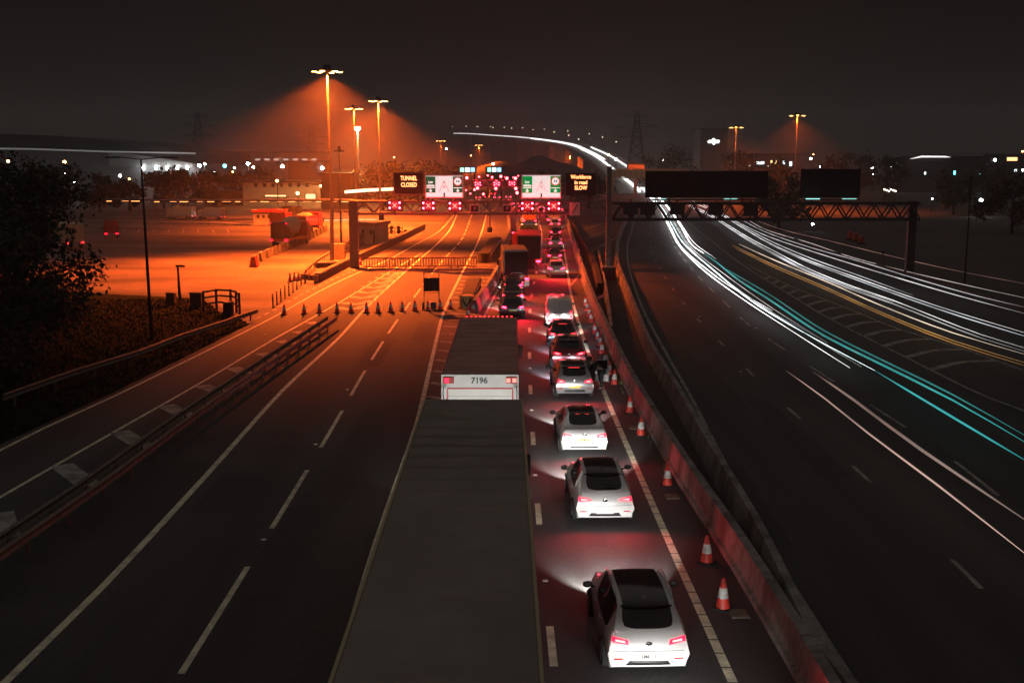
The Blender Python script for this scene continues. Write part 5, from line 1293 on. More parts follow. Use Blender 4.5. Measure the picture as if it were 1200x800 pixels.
# ================================================================ lorry yard: vehicles, booths, canopies
M_wall_o = mat('pale_render', (.42, .36, .28), .8, var=.1, scale=1); M_brick = mat('dark_cladding', (.06, .05, .047), .7, var=.2, scale=.6); M_roofd = mat('dark_roof', (.035, .033, .032), .8)
M_redroof = paint('booth_red', (.5, .03, .025)); M_win = mat('unlit_window', (.02, .02, .022), .15)
E_win = emat('lit_window_warm', (1, .62, .25), 2.2); E_winw = emat('lit_window_cool', (.8, .95, 1), 2.5); E_blue = emat('blue_lit_panel', (.35, .7, 1), 1.8); E_green = emat('green_lit_panel', (.45, 1, .75), 1.5)
E_town = emat('town_lamp_white', (.92, .98, 1), 45.0); E_towno = emat('town_lamp_orange', (1, .42, .12), 25.0); E_teals = emat('town_lamp_teal', (.1, 1, .85), 8.0); E_star = emat('flood_white', (.93, 1, 1), 160.0)
# cement mixer
g = ground(328, 290.5)
t = thing('cement_mixer', 'cement mixer lorry with a pale drum parked in the yard with its lights on', 'lorry', g, R(-9))
b = MB(); b.lathe([(.35, -2.1), (.75, -1.6), (1.15, -.2), (1.2, .5), (.95, 1.5), (.5, 1.9)], 24); b.xform(Matrix.Translation((0, 3.6, 2.35)) @ Matrix.Rotation(R(-78), 4, 'X')); dr_ = b.build('drum', mat('drum_cream', (.5, .4, .26), .5, var=.1, scale=2), t, True, angle=40)
b = MB(); b.prism([(-.3, 1.1), (-.3, 3.0), (.15, 3.1), (1.9, 1.35), (1.9, 1.1)], 'x', -1.0, 1.0); b.build('hopper', M_dark, t)
b = MB(); b.box((0, 3.8, .95), (2.3, 8.2, .3), bevel=.03); b.build('chassis', M_redp, t)
for s in (-1, 1): b = MB(); b.box((s*.95, -.34, .95), (.4, .06, .2)); b.build('tail_light', E_red, t); MB().box((s*1.0, -.3, 2.95), (.16, .08, .12)).build('marker_lamp', E_red, t)
b = MB(); b.box((0, -.36, .72), (.55, .03, .14)); b.build('number_plate', M_platew, t); lorry_wheels(t, 1.05, (1.0, 2.3, 6.9), .48); cab(t, 6.4, 2.4, 2.9, 1.9, M_redp)
g = ground(350, 274)
t = thing('tipper_lorry', 'red lorry with a heaped load in front of the cement mixer', 'lorry', g, R(-12))
b = MB(); b.box((0, 2.4, 1.8), (2.3, 4.6, 1.4), bevel=.05); b.build('tipper_body', M_redp, t); MB().sphere((0, 2.4, 2.4), 1.0, 14, 8, (1.05, 2.1, .55)).build('load', mat('sand_load', (.4, .3, .18), .9, var=.2, scale=2), t, True)
for s in (-1, 1): MB().box((s*.85, .06, .8), (.5, .06, .2)).build('tail_light', E_redb, t)
MB().box((-.5, .04, .75), (.7, .05, .35)).build('lit_plate', emat('lamp_white_soft', (1, .9, .8), 3), t)
lorry_wheels(t, 1.05, (1.0, 2.3, 5.6), .48); cab(t, 4.9, 2.35, 2.9, 1.9, M_redp)
# booth with red roof
def booth(label, px, py, w_, d_, h_, rz, roof, nwin, wall=None, lit=False):
    t = thing('booth', label, 'booth', ground(px, py), rz)
    MB().box((0, 0, h_/2), (w_, d_, h_), bevel=.03).build('wall', wall or M_wall_o, t); MB().box((0, 0, h_+.18), (w_+.5, d_+.5, .42), bevel=.05).build('roof', roof, t)
    for k in range(nwin):
        x = -w_*.34+k*w_*.68/max(nwin-1, 1); f = MB().box((x, -d_/2-.02, h_*.66), (w_*.11, .06, h_*.32)).build('window', M_wall_o, t); MB().box((x, -d_/2-.055, h_*.66), (w_*.085, .03, h_*.26)).build('pane', E_win if lit else M_win, f)
    MB().box((w_*.44, -d_/2-.02, h_*.4), (w_*.07, .05, h_*.75)).build('door', M_brick, t); return t
booth('cream booth with a red roof and a row of windows behind the cement mixer', 317, 263, 5.0, 3.0, 2.1, R(3), M_redroof, 5)
booth('small booth with a red edged roof beside the left gantry leg', 434, 284, 3.2, 5.5, 2.3, R(-12), mat('booth_roof', (.36, .2, .1), .6), 3)
# parked van and trucks in the yard
def small_truck(label, px, py, m, rz, lamps=None, s=1.0):
    t = thing('parked_truck', label, 'truck', ground(px, py), rz, scale=s)
    b = MB(); b.box((0, 2.6, 1.9), (2.3, 5, 2.2), bevel=.05); b.build('box_body', m, t); lorry_wheels(t, 1.0, (1.2, 6.0), .45); cab(t, 5.3, 2.2, 2.6, 1.8, m)
    for q in (-1, 1): MB().box((q*.9, .06, .75), (.4, .06, .2)).build('tail_light', lamps or E_redb, t)
    MB().box((0, .07, 1.9), (.04, .03, 2.0)).build('door_gap', M_dark, t); return t
small_truck('red truck parked at the far left of the yard beyond the tree', 131, 279, M_redp, R(20), E_red, .8)
small_truck('pale truck half hidden behind the leaves of the big dark tree', 88, 292, mat('truck_cream', (.5, .4, .25), .6), R(35))
small_truck('red van parked right of the cream booth', 339, 264, M_redp, R(60), None, .7)
small_truck('pale van parked under the far end of the long canopy', 228, 257, M_wsheet, R(75), None, .75); small_truck('pale van nearer the booth under the long canopy', 262, 257.5, M_wsheet, R(75), None, .7)
small_truck('dark truck parked behind the red van near the tipper lorry', 349, 258, M_brick, R(40), None, .8)
# tyre stack
a = ground(465, 274)
for i in range(11):
    b = MB(); b.lathe([(.16, -.09), (.27, -.09), (.31, -.05), (.31, .05), (.27, .09), (.16, .09), (.14, 0)], 16); b.xform(Matrix.Rotation(PI/2, 4, 'X') if i % 2 else Matrix.Rotation(R(70), 4, 'Y'))
    o = b.build('tyre_stack_ring', M_rub if i % 2 else mat('painted_tyre', (.5, .42, .25), .7), None, True, angle=40); o.name = 'tyre'
    o.location = a+Vector(((i % 6-2.5)*.5, random.uniform(-.15, .15), .31+(.55 if i >= 6 else 0)))
    tag(o, ('black tyre' if i % 2 else 'pale painted tyre')+' beyond the booth, '+ORD[i % 6]+' from left, '+('upper' if i >= 6 else 'lower')+' row of heap', 'tyre', 'heap of tyres')
t = thing('concrete_pier', 'square concrete pillar behind the small booth by the gantry', 'pillar', ground(447.5, 277)); MB().box((0, 0, 1.6), (.7, .7, 3.2), bevel=.04).build('shaft', M_conc, t); MB().box((0, 0, 3.28), (1.1, .9, .18), bevel=.03).build('cap', M_conc, t)
# long canopies with orange lamps underneath
def canopy(label, pxa, pxb, py_ground, h, nl, E, depth=5.0):
    a, b_ = ground(pxa, py_ground), ground(pxb, py_ground); d = b_-a; L = d.length
    t = thing('canopy', label, 'canopy', a, math.atan2(d.y, d.x))
    MB().box((L/2, depth/2, h+.3), (L, depth, .32), bevel=.04).build('roof', M_roofd, t)
    MB().box((L/2, -.08, h+.42), (L, .1, .14)).build('fascia', mat('fascia_blue', (.2, .26, .36), .3), t)
    n = max(2, int(L/9)); pm = None
    for k in range(n+1):
        o = MB().box((0, 0, h/2), (.22, .22, h)).build('post', M_rust, t); o.location = ((L-.6)*k/n+.3, depth*.35, 0)
    for k in range(nl):
        x = L*(k+.5)/nl; MB().box((x, .5+(k % 2)*1.6, h+.08), (.85+(k % 3)*.3, .3, .1)).build('lamp', E, t)
    return t
E_can = emat('canopy_lamp', (1, .36, .09), 4.0)
canopy('long dark canopy with a row of orange lamps across the back of the yard', 176, 413, 258, 3.15, 15, E_can)
canopy('shorter canopy with orange lamps at the far left of the yard', 120, 182, 256, 3.05, 4, E_can)
# kerb islands across the back of the yard
t = MB().sweep(gp([(170, 261), (240, 262), (300, 264)]), [(-1.2, 0), (-1.2, .2), (1.2, .2), (1.2, 0)]).build('kerb', M_conc); tag(t, 'long low kerb island in front of the canopy at the back of the yard', 'kerb'); 
fence([(345, 254), (380, 254), (412, 254)], 'low railing under the canopy left of the gantry leg', h=1.3, rails=(1.25, .7), gap=1.4, m=M_rust, r=.06)

# ================================================================ buildings
def block(label, px0, px1, pyb, pyt, Y, wall, roofm=M_roofd, depth=14, windows=(), roofh=.5, name='building', cat='building', rz=0):
    a, b_ = at(px0, pyb, Y), at(px1, pyt, Y); W = b_.x-a.x; z1 = b_.z
    t = thing(name, label, cat, ((a.x+b_.x)/2, Y, 0), rz)
    MB().box((0, depth/2, z1/2), (W, depth, z1)).build('wall', wall, t); MB().box((0, depth/2, z1+roofh/2), (W+.8, depth+.8, roofh), bevel=.05).build('roof', roofm, t)
    for px, py, pw, ph, m in windows:
        p = at(px, py, Y); k = FPX/Y
        f = MB().box((p.x-(a.x+b_.x)/2, -.04, p.z), (pw/k+.25, .1, ph/k+.25)).build('window', M_brick, t); MB().box((p.x-(a.x+b_.x)/2, -.11, p.z), (pw/k, .05, ph/k)).build('pane', m, f)
    return t
# long warehouse with a curved dark roof and a lit gable on the left skyline
Yw = 350; t = thing('warehouse', 'long warehouse with a curved dark roof and pale lit eaves on the left skyline', 'building', (at(100, 200, Yw).x, Yw, 0)); cx = t.location.x
prof = [(at(px, py, Yw).x-cx, at(px, py, Yw).z) for px, py in [(-90, 157), (0, 157), (60, 159), (110, 162), (160, 168), (200, 174), (232, 179)]]
poly = [(prof[0][0], 0)]+prof+[(prof[-1][0], 0)]
MB().prism([(x, z-3.6 if z > 1 else 0) for x, z in poly], 'y', 0, 70).build('wall', mat('warehouse_cladding', (.2, .2, .195), .7, var=.1, scale=.3), t)
MB().prism(prof+[(x, z-3.4) for x, z in prof[::-1]], 'y', -2.5, 72).build('roof', M_roofd, t)
ev = [(at(px, py, Yw).x-cx, at(px, py, Yw).z) for px, py in [(-40, 173), (40, 174), (100, 176), (128, 177), (232, 179)]]
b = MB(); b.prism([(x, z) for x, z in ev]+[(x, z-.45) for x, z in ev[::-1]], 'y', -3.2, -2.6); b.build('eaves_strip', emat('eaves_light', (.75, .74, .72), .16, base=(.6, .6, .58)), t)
b = MB(); x0 = at(128, 178, Yw).x-cx; x1 = at(231, 178, Yw).x-cx
b.box(((x0+x1)/2, -.6, at(180, 187, Yw).z), (x1-x0, .4, 4.2))
for k in range(34): b.box((x0+(k+.5)*(x1-x0)/34, -.85, at(180, 187, Yw).z), (.25, .12, 4.2))
b.build('ribbed_panel', mat('ribbed_panel', (.36, .35, .33), .6), t)
for px in (170, 184.5, 197.5, 209.5, 221): 
    p = at(px, 197, Yw); b = MB(); b.sphere((p.x-cx, -1.6, p.z), .42, 10, 8, (.8, .8, 1.3)); b.build('wall_lamp', E_town, t, True)
tl = at(190, 192, Yw); L_ = bpy.data.lights.new('wall_lamp_light', 'POINT'); L_.energy = 450; L_.color = (.95, .98, 1); L_.shadow_soft_size = 1; o = bpy.data.objects.new('wall_lamp_light', L_); C.objects.link(o); o.parent = t; o.location = (tl.x-cx, -9, tl.z)
block('dark windowless block left of the tallest lamp mast', 338, 377, 215, 190.5, 300, M_brick)
block('low orange lit building with small windows behind the canopy', 285, 378, 236, 214, 262, M_wall_o, windows=[(300+10*k, 217, 3, 3, M_win) for k in range(7)]+[(364, 231, 11, 7, E_win), (323, 229.5, 24, 1.6, E_win)], depth=10)
block('flat dark shed left of the low orange building', 240, 286, 240, 226, 270, M_brick, depth=10)
block('big dark shed with a sloping edge just left of the gantry leg', 377, 412, 240, 205, 240, M_brick, depth=10)
block('distant grey building with lit bands behind the white floodlights', 250, 376, 205, 179, 520, mat('grey_facade', (.16, .15, .15), .8), windows=[(302+k*11, 187, 6, 2.2, emat('dim_lit', (1, .92, .8), .5)) for k in range(7)], depth=20)
t = block('tower block with a white glowing sign on the right skyline', 820, 853, 205, 152, 420, mat('tower_cladding', (.12, .1, .095), .8, var=.1, scale=.2), depth=16)
E_logo = emat('white_logo', (1, 1, 1), 3.5); p = at(836.5, 166, 420); cx = t.location.x
b = MB(); b.prism([(-2.1, -.55), (-2.3, .1), (-1.6, .55), (-.7, .5), (-.45, 1.15), (.25, 1.15), (.5, .5), (1.9, .55), (2.1, .0), (1.8, -.6), (.6, -.5), (.3, -1.1), (-.3, -1.1), (-.6, -.5)], 'y', -.2, -.05); b.xform(Matrix.Translation((p.x-cx, 0, p.z))); b.build('glowing_sign', E_logo, t)
block('low office block with a few lit windows right of the tower block', 853, 944, 215, 181.5, 430, mat('office_cladding', (.09, .085, .08), .8), windows=[(856, 189, 3, 4, E_winw), (891, 191, 9, 3, E_winw), (904, 190, 2, 4, E_win), (909, 190, 2, 4, E_win), (918.5, 190.5, 2.5, 4, E_winw), (926.5, 192, 3, 5, E_winw), (878, 194, 3, 2, emat('dim_lit', (1, .92, .8), .5)), (900, 195, 2, 2, emat('dim_lit', (1, .92, .8), .5))])
block('dark low hall with a lit curved roof edge on the far right', 1050, 1160, 222, 190, 380, M_brick, windows=[(1084, 203, 2, 3, E_winw), (1118.5, 202.5, 2, 4, E_teals), (1147, 202, 3, 5, E_teals)], roofh=2)
o = MB().prism([(-4, 0), (0, 1.1), (8, 1.0), (10, .6), (8, .55), (0, .55)], 'y', 0, .4).build('light_strip', emat('strip_white', (1, .95, .9), 1.6)); tag(o, 'bright strip of light along the roof edge of the dark hall on the far right', 'lamp'); p = at(1080, 186.5, 378); o.location = p
block('flat dark building with a lit shop window at the far right edge', 1172, 1260, 212, 182, 400, M_brick, windows=[(1186, 186.5, 12, 4, E_win), (1190, 200, 3, 3, E_winw), (1213, 190, 5, 5, E_win)])
# toll plaza beyond the gantry: two blue lit panels, red lights
def lit_panel(px0, px1, py0, py1, Y, label, mm):
    a, b_ = at(px0, py1, Y), at(px1, py0, Y); W, Hh = b_.x-a.x, b_.z-a.z
    t = thing('lit_panel', label, 'sign', ((a.x+b_.x)/2, Y, 0)); MB().box((0, .2, a.z+Hh/2), (W+.6, .3, Hh+.5)).build('frame', M_dark, t)
    n = len(mm)
    for k in range(n): MB().box((-W/2+W*(k+.5)/n, 0, a.z+Hh/2), (W/n-.25, .1, Hh)).build('panel', mm[k], t)
    for s in (-1, 1): MB().box((s*W*.45, .4, a.z/2), (.4, .4, a.z)).build('leg', M_dark, t)
lit_panel(538.5, 557, 196.5, 201.5, 260, 'long panel lit green and blue, left of two beyond the gantry', [E_green, E_winw, E_blue]); lit_panel(570.5, 588, 196.5, 201.5, 260, 'long panel lit green and blue, right of two beyond the gantry', [E_green, E_winw, E_blue])
YT = 230; xa, xb = at(536, 220, YT).x, at(612, 220, YT).x
gantry('distant gantry carrying many red signals between the two lane signs', xa, xb, YT, at(560, 219, YT).z, at(560, 211, YT).z, M_gan, 8, cols=((xa, .6, at(560, 211, YT).z), (xb, .6, at(560, 211, YT).z)))
for i, (px, py) in enumerate([(560, 215.5), (582, 215.5), (600, 215)]): signal(px, py, 'red cross lane signal on the distant gantry, %s from the left' % ORD[i], True, YT, 1.7)
E_fr = emat('far_red', (1, .05, .06), 26.0)
for i, (px, py, Y) in enumerate([(547, 208.5, 228), (594, 209, 228), (604, 209, 228), (604.5, 221, 228), (559.5, 220.5, 228), (581, 221, 228), (606, 226, 228)]):
    p = at(px, py, Y); t = thing('signal_lamp', ['red lamp left of the distant red crosses', 'red lamp high above the distant gantry, left of its pair', 'red lamp high above the distant gantry, right of its pair', 'red lamp low at the right end of the distant gantry', 'red lamp below the left distant red cross', 'red lamp below the middle distant red cross', 'red lamp lowest beside the bright green lane sign'][i], 'signal', p)
    MB().box((0, .3, 0), (.9, .3, .9), bevel=.05).build('housing', M_blk2, t); MB().sphere((0, .05, 0), .3, 10, 8).build('lamp', E_fr, t, True); MB().box((0, .5, -p.z/2), (.12, .12, p.z)).build('pole', M_dark, t)
rr_ = random.Random(11)
for i in range(14):
    px = 541+i*5.1; py = rr_.choice([207, 212, 218, 223, 227])+rr_.uniform(-1.5, 1.5); p = at(px, py, 246+rr_.uniform(0, 40)); t = thing('warning_lamp', 'small red lamp beyond the distant gantry, %s from the left of the scattered cluster' % ORD[i], 'signal', p, 0, 'red lamps of the tunnel approach')
    MB().box((0, .25, 0), (.7, .25, .7), bevel=.05).build('housing', M_blk2, t); MB().sphere((0, .05, 0), rr_.uniform(.16, .3), 10, 8).build('lamp', E_fr, t, True); MB().box((0, .4, -p.z/2), (.1, .1, p.z)).build('pole', M_dark, t)
# queue of distant vehicles between the signs
dl = ['small white car far beyond the gantry, left in the distant queue', 'small red car far beyond the gantry, beside the white one', 'pale car far beyond the gantry, middle of the distant queue', 'white car far beyond the gantry at the right of the distant queue', 'red car furthest away below the distant red crosses']
for (px, py, s), lab in zip([(560, 235, far3), (571, 234, far2), (583, 235, far1), (596, 234, far3), (578, 230, far2)], dl): dup(s, lab, ground(px, py, .014), R(3), 'cars in the queue')

# ================================================================ bridge and its approach on the skyline
BP = [(764, 226, 360), (755, 219.5, 420), (740, 209, 520), (724, 197, 620), (706, 184.5, 710), (690, 176.5, 795), (675, 170.5, 880), (650, 166, 960), (615, 162, 1060), (580, 159.5, 1180), (552, 157.5, 1320), (528, 157, 1420)]
bp = spline([at(x, y, Y) for x, y, Y in BP], 12)
bt = thing('bridge', 'long curving bridge approach climbing to the skyline on tall piers', 'bridge', (0, 0, 0))
MB().sweep(bp, [(-11, -2.2), (-11, .5), (-10.7, .5), (-10.7, -.2), (10.7, -.2), (10.7, .5), (11, .5), (11, -2.2)]).build('deck', M_conc, bt)
L = walk(bp); pm = 0
d = L[-1]*.30
while d < L[-1]:
    p, tt = along(bp, d, L)
    MB().box((p.x, p.y, (p.z-2.2)/2), (4.2, 2.4, p.z-2.2), rot=math.atan2(tt.y, tt.x)+PI/2, bevel=.2).build('pier', M_conc, bt); d += 58
E_trail = emat('bridge_trail', WHT, 2.6)
def raise_(pts, off, h): return [p+Vector((0, 0, h)) for p in offset_path(pts, off)]
for (off, r, a, b_, lab) in [(-4.0, .55, .0, .62, 'broad white light trail on the bridge approach, right of the pair'), (5.5, .42, .12, .44, 'shorter white light trail on the bridge approach, left of the pair'), (-1.5, .42, .3, .98, 'thin white light trail curving along the top of the bridge')]:
    o = MB().tube(raise_(cut(bp, L[-1]*a, L[-1]*b_, L), off, .7), r, 6).build('light_trail', E_trail if off != -1.5 else emat('bridge_trail_thin', WHT, 1.7), None, True); tag(o, lab, 'light trail', 'trails of light on the bridge')
E_blamp = emat('bridge_lamp', (1, .75, .5), 4.0)
for k in range(18):
    p, tt = along(bp, L[-1]*(.34+.036*k), L); n = Vector((tt.y, -tt.x, 0)).normalized(); q = p+n*(-10.4 if k % 2 else 10.4)
    t = thing('bridge_lamp', 'street lamp on the bridge, %s along its parapet from the near end' % (ORD+['seventeenth', 'eighteenth'])[k], 'street lamp', q, 0, 'lamps along the bridge'); MB().tube([(0, 0, 0), (0, 0, 9)], .12, 6).build('pole', M_dark, t); MB().sphere((0, -.2, 9), .34, 8, 6).build('lamp', E_blamp, t, True)
# orange footbridge / portal gantry across the rising road
Yo = 330; pa, pb = at(716, 210, Yo), at(806, 210, Yo); t = thing('portal_bridge', 'orange lit steel footbridge crossing the rising road behind the black sign board', 'bridge', (pa.x, Yo, 0)); W = pb.x-pa.x
M_oran = mat('orange_steel', (.5, .28, .12), .6); zt_, zb2 = at(750, 198.5, Yo).z, at(750, 208.5, Yo).z
MB().box((W/2, 0, (zt_+zb2)/2), (W, 2.0, (zt_-zb2)*.82)).build('panel_side', M_oran, t)
for z in (zt_, zb2): MB().box((W/2, -1.15, z), (W, .25, .3)).build('rail', M_oran, t)
for k in range(14): MB().box((W*(k+.5)/14, -1.08, (zt_+zb2)/2), (.2, .12, zt_-zb2-.3)).build('mullion', M_rust, t)
for x in (.3, W-.3): MB().box((x, 0, zb2/2), (.8, 1.0, zb2)).build('leg', M_oran, t)
p = at(745, 192, 345); t = thing('hut', 'small orange lit hut standing above the left end of the footbridge', 'building', (p.x, 345, 0)); MB().box((0, 0, p.z-1.2), (5.0, 4, 2.4)).build('wall', M_oran, t); MB().box((0, 0, p.z+.15), (5.4, 4.5, .3)).build('roof', M_roofd, t); MB().box((0, 0, (p.z-2.4)/2), (1.0, 1.0, p.z-2.4)).build('leg', M_rust, t)
spot(t, (0, -9, p.z+7), 9000, 150, .5)
# mound under the bridge
mb = MB(); nx, ny = 44, 16; V = []; xc = at(640, 200, 520).x
for j in range(ny+1):
    row = []
    for i in range(nx+1):
        u = i/nx*2-1; v = j/ny*2-1; h = 11.5*max(0, (1-u*u))**1.2*max(0, 1-v*v)*(1+.12*math.sin(9*u+3*v)+.08*math.sin(17*u))
        row.append(mb.bm.verts.new((xc-8+u*46, 520+v*60, h-.05)))
    V.append(row)
for j in range(ny):
    for i in range(nx): mb.bm.faces.new((V[j][i], V[j][i+1], V[j+1][i+1], V[j+1][i]))
struct(mb, 'hill', mat('scrub_hill', (.05, .042, .03), .95, var=.4, scale=.25), True)

# pylons
def pylon(px, pyt, Y, label):
    g = at(px, 400, Y); top = at(px, pyt, Y).z; t = thing('pylon', label, 'pylon', (g.x, Y, 0)); b = MB(); w0 = top*.13
    def wd(z): return w0*(1-z/top)**1.1+.5
    zs = [0, top*.16, top*.3, top*.43, top*.55, top*.66, top*.76, top*.86, top*.95]
    for i in range(len(zs)-1):
        a, c = wd(zs[i]), wd(zs[i+1])
        for sx_, sy in ((-1, -1), (1, -1), (1, 1), (-1, 1)): b.tube([(sx_*a, sy*a, zs[i]), (sx_*c, sy*c, zs[i+1])], .22, 4)
        for s in (-1, 1): b.tube([(-s*a, -a, zs[i]), (s*c, -c, zs[i+1])], .14, 4); b.tube([(-s*a, a, zs[i]), (s*c, c, zs[i+1])], .14, 4)
    b.build('lattice', M_dark, t); b = MB()
    for z, q in ((top*.62, 9), (top*.76, 11), (top*.9, 7)): b.tube([(-q, 0, z), (q, 0, z)], .22, 4); b.tube([(-q, 0, z), (0, 0, z+2.5)], .15, 4); b.tube([(q, 0, z), (0, 0, z+2.5)], .15, 4)
    b.build('cross_arms', M_dark, t)
pylon(742, 128, 560, 'electricity pylon on the skyline right of the bridge'); pylon(243, 128, 700, 'faint electricity pylon on the skyline above the white floodlights'); pylon(372, 146, 820, 'faintest electricity pylon behind the tallest lamp mast')

# ================================================================ street lamps of the town
def town(px, py, Y, label, E, r=.35, pole=True):
    p = at(px, py, Y); t = thing('street_lamp', label, 'street lamp', (p.x, Y, 0), 0, 'lights of the town'); 
    MB().tube([(0, 0, 0), (0, 0, max(p.z, .5))], .12, 6).build('pole', M_dark, t); MB().sphere((0, -.25, p.z), r, 10, 8).build('lamp', E, t, True)
TL = [(10, 189, 260, 'orange street lamp furthest left, above the dark tree', E_towno, .32), (76, 190, 260, 'orange street lamp over the top right of the dark tree', E_towno, .36), (76, 202, 300, 'small white lamp below the orange one by the dark tree', E_town, .4), (88, 214, 280, 'low white lamp right of the dark tree', E_town, .3), (46, 203, 300, 'faint white lamp seen through the top of the dark tree', E_town, .2),
 (141, 206, 300, 'bright white floodlight left of the thin lamp column', E_star, .32), (152, 210, 280, 'orange lamp just right of the bright white floodlight', E_towno, .25), (234, 194, 330, 'very bright white floodlight at the corner of the warehouse', E_star, .42), (240, 192, 330, 'second white floodlight right beside the warehouse corner', E_star, .3), (263.5, 194.5, 340, 'teal tinted floodlight right of the warehouse', E_teals, .55),
 (291, 192, 340, 'brightest white floodlight in the middle of the row, left of its twin', E_star, .42), (297, 196, 340, 'white floodlight lower right twin of the brightest one', E_star, .34), (331, 195, 340, 'white floodlight left of the dark windowless block', E_star, .42), (275, 197, 340, 'tiny white lamp between the teal and the brightest floodlight', E_town, .25), (252, 202, 340, 'small white lamp on a post below the teal floodlight', E_town, .25), (378, 197, 300, 'white lamp at the right edge of the dark windowless block', E_town, .4), (273, 201.5, 300, 'small orange lamp under the teal floodlight', E_towno, .22), (325, 212, 255, 'orange lamp on a post at the left of the orange building', E_towno, .3), (376, 218, 250, 'orange lamp at the right end of the orange building', E_towno, .25), (349, 226.5, 255, 'orange lamp over the door of the orange building', E_towno, .35),
 (523, 174.5, 500, 'white lamp next to the small distant mast', E_town, .32), (552, 182.5, 450, 'pale lamp left of the mast above the toll signs', E_towno, .22), (578, 192, 300, 'white lamp over the right blue lit panel', E_town, .25), (462, 184.5, 420, 'small pale lamp right of the second sodium mast', E_towno, .22), (722, 187, 400, 'white lamp beside the rising bridge road', E_town, .35), (713, 181.5, 420, 'orange lamp beside the rising bridge road', E_towno, .4), (777, 188, 420, 'white lamp left of the tower block', E_town, .4),
 (950, 186, 420, 'white lamp right of the office block', E_town, .36), (953, 181, 430, 'faint orange lamp above the white one right of the office block', E_towno, .2), (961, 195.5, 400, 'small white lamp above the smaller black sign board', E_town, .3), (1022, 197, 380, 'white lamp cluster lamp above the right end of the gantry', E_town, .35), (1023, 204.5, 380, 'white lamp just below another above the end of the gantry', E_town, .25), (1044.5, 195, 380, 'cream lamp left of the dark hall', E_town, .35), (1046, 205.5, 370, 'white lamp below the cream one left of the dark hall', E_town, .3), (1165.5, 187.5, 380, 'bright white lamp between the dark hall and the lit shop', E_town, .45), (1149, 234.5, 210, 'lone bright white lamp low on the far right', E_town, .3), (952, 262.5, 165, 'single white lamp on a post beyond the far light trails', E_town, .16), (1092, 233, 230, 'tiny white lamp right of the gantry end', E_town, .15), (1102, 216.5, 300, 'tiny lamp in front of the dark hall', E_town, .18), (1198, 177.5, 400, 'small orange lamp high at the right edge of the frame', E_towno, .3), (1198, 199.5, 380, 'small white lamp at the right edge of the frame', E_town, .3)]
for a in TL: town(*a)
g = at(668, 178, 830); t = thing('street_lamp', 'added orange lamp lighting the bridge piers', 'street lamp', (g.x, 830, 0), 0, 'lights of the town'); MB().tube([(0, 0, 0), (0, 0, 14)], .15, 6).build('pole', M_dark, t); MB().sphere((0, 0, 14), .4, 8, 6).build('lamp', E_towno, t, True); spot(t, (0, -1, 13.5), 420000, 120, .6, aim=(-.6, 1, -.35))  # unseen lamp added so the bridge piers catch orange light
for i in range(6): town(1036+i*2.6, 222+(i % 3), 260, 'faint cream lamp, %s from the left in the cluster right of the smaller black board' % ORD[i], emat('town_lamp_dim', (1, .8, .6), 5), .2)
# barriers on the far right verge
for i, px in enumerate([(996, 281), (1002, 283), (1009, 286)]):
    t = thing('works_barrier', 'orange plastic barrier on the far right verge, %s from the left' % ORD[i], 'barrier', ground(*px), R(20)); MB().box((0, 0, .6), (.6, .5, 1.2-.2*i), bevel=.05).build('body', paint('barrier_orange', (.5, .08, .02)), t); MB().box((0, 0, .08), (.9, .7, .14), bevel=.03).build('base', M_rub, t)
for px, py, h, lab in [(1034, 312, 1.4, 'small yellow marker beyond the far trails'), (1130, 336, 9.0, 'thin dark lamp column beyond the far trails')]:
    t = thing('marker_column', lab, 'post', ground(px, py)); MB().tube([(0, 0, 0), (0, 0, h)], [.09, .06], 8).build('post', M_rust if h < 3 else M_blk2, t); MB().box((0, 0, h), (.35, .12, .2), bevel=.02).build('head', M_dark, t)
# ================================================================ trees
M_leafd = mat('dark_leaves', (.025, .03, .014), .85, var=.45, scale=3); M_leafm = mat('scrub_leaves', (.065, .06, .03), .8, var=.45, scale=2); M_bark = mat('bark', (.05, .04, .032), .9, var=.3, scale=6)
def tree(label, base, h, rx, nleaf, leaf, seed, m=M_leafd, low=.25, name='tree', group=None, clumps=16):
    rnd = random.Random(seed); t = thing(name, label, 'tree', base, rnd.uniform(0, 6), group)
    b = MB(); r0 = .03*h+.05; top = Vector((rnd.uniform(-.06, .06)*h, rnd.uniform(-.06, .06)*h, h*.78))
    b.tube([(0, 0, 0), (top.x*.2, top.y*.2, h*.25), (top.x*.6, top.y*.6, h*.52), tuple(top)], [r0, r0*.75, r0*.45, r0*.12], 8); cl = []
    for k in range(clumps):
        a = rnd.uniform(0, 2*PI); z = rnd.uniform(low, .95)*h; rr = rx*math.sqrt(max(.08, 1-((z/h-.52)/.52)**2))*rnd.uniform(.35, .95)
        c = Vector((math.cos(a)*rr, math.sin(a)*rr, z)); cl.append((c, rx*rnd.uniform(.24, .46)))
        s = Vector((top.x*z/h*.6, top.y*z/h*.6, min(z*.72, h*.7))); b.tube([s, s.lerp(c, .5)+Vector((0, 0, h*.03)), c], [r0*.34, r0*.2, r0*.05], 5)
    b.build('trunk', M_bark, t, True); b = MB(); bm_ = b.bm
    for k in range(nleaf):
        c, r = cl[rnd.randrange(len(cl))]
        d = Vector((rnd.gauss(0, 1), rnd.gauss(0, 1), rnd.gauss(0, .8))); d = d.normalized()*r*(rnd.random()**.45)*(1.0 if rnd.random() < .9 else 1.35)
        p = c+d; u = Vector((rnd.gauss(0, 1), rnd.gauss(0, 1), rnd.gauss(0, 1))).normalized(); v = u.cross(Vector((rnd.gauss(0, 1), rnd.gauss(0, 1), rnd.gauss(0, 1)))).normalized()
        s = leaf*rnd.uniform(.6, 1.35)
        try: bm_.faces.new([bm_.verts.new(q) for q in (p-u*s, p+v*s*.55, p+u*s, p-v*s*.55)])
        except ValueError: pass
    b.build('crown', m, t, recalc=False); return t
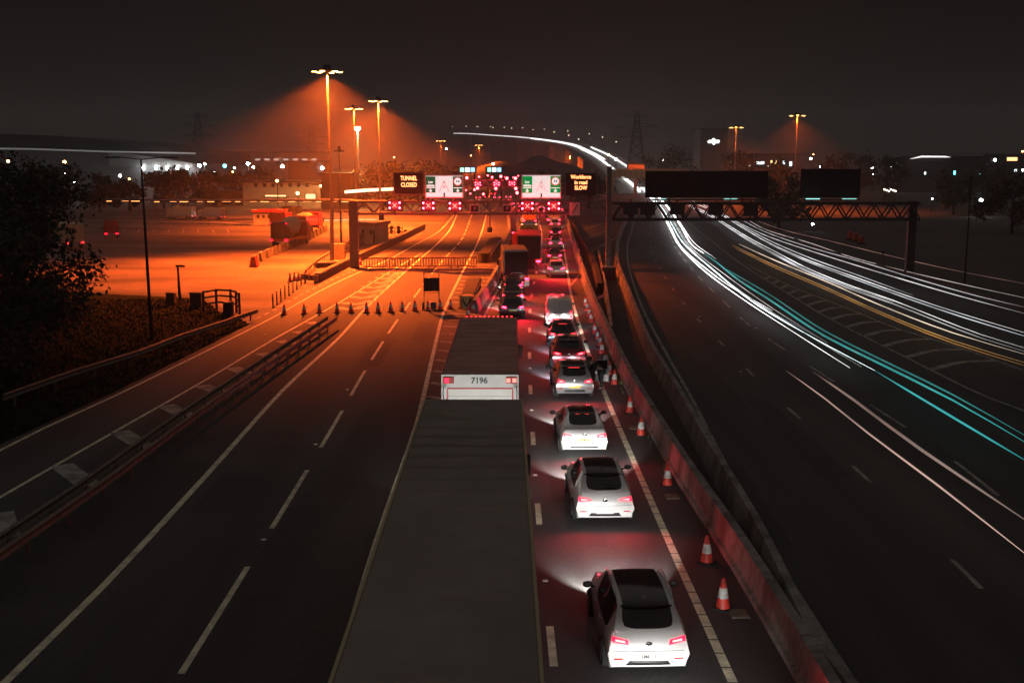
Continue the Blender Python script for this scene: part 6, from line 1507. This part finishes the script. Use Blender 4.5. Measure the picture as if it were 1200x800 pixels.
g = ground(30, 400); tree('big dark broad tree filling the left edge of the picture', Vector((at(22, 300, 56).x, 56, 0)), 10.3, 4.1, 15000, .14, 3, clumps=34, low=.12)
tree('dark bushy tree below and left of the big dark tree', Vector((at(-35, 350, 47).x, 47, 0)), 8.0, 4.4, 6000, .16, 5, clumps=20, low=.1)
bush = [(470, 237, 190, 235, 10, 6, 'scrubby tree lit orange behind the TUNNEL CLOSED sign'), (448, 240, 187, 240, 8, 5, 'scrubby orange tree between the sodium masts'), (497, 232, 194, 270, 9, 6, 'orange tinted tree behind the dim green lane sign'), (520, 230, 197, 280, 8, 6, 'low tree right of the dim green lane sign'),
 (425, 236, 200, 255, 7, 5, 'dark bush behind the gantry leg'), (915, 236, 204, 170, 7, 4, 'reddish tree between the two black sign boards'), (868, 215, 183, 320, 9, 7, 'reddish tree behind the right sodium mast'), (790, 212, 178, 360, 11, 9, 'dark tree on the skyline left of the tower block'), (768, 212, 186, 370, 8, 8, 'smaller dark tree on the skyline left of the tower block'),
 (905, 214, 190, 300, 8, 6, 'dark tree in front of the office block'), (985, 214, 184, 350, 8, 10, 'dark tree above the smaller black sign board'), (1010, 214, 181, 360, 9, 11, 'dark tree right of the smaller black sign board'), (1040, 220, 186, 330, 8, 10, 'dark tree left of the dark hall'), (1165, 226, 192, 300, 8, 9, 'dark tree in front of the lit shop'), (1120, 240, 205, 220, 7, 9, 'broad dark tree in front of the dark hall'), (1190, 260, 212, 160, 8, 8, 'broad dark tree at the right edge of the frame'),
 (115, 246, 205, 230, 7, 7, 'dark tree right of the big tree behind the yard'), (190, 240, 201, 250, 7, 8, 'dark tree in front of the warehouse gable'), (215, 240, 200, 255, 7, 8, 'dark tree below the warehouse wall lamps'), (150, 244, 212, 240, 6, 7, 'dark bush below the bright white floodlight'), (245, 236, 204, 270, 7, 8, 'dark tree below the warehouse corner floodlight'), (270, 234, 203, 280, 7, 8, 'dark tree below the teal floodlight'), (305, 222, 200, 300, 6, 8, 'dark bush below the twin floodlights'), (640, 232, 200, 300, 9, 7, 'dark scrub tree behind the bright green lane sign'), (690, 232, 205, 250, 7, 5, 'dark scrub tree behind the Workforce sign'), (60, 244, 196, 220, 9, 8, 'dark tree behind the big tree, left of the orange lamp')]
for i, (px, pb, pt, Y, h_, rx, lab) in enumerate(bush):
    p = at(px, pt, Y); tree(lab, Vector((p.x, Y, 0)), max(4, p.z), min(rx, max(3.5, p.z*.62)), 1500, .42, 20+i, m=M_leafm, group='trees on the skyline', clumps=12)
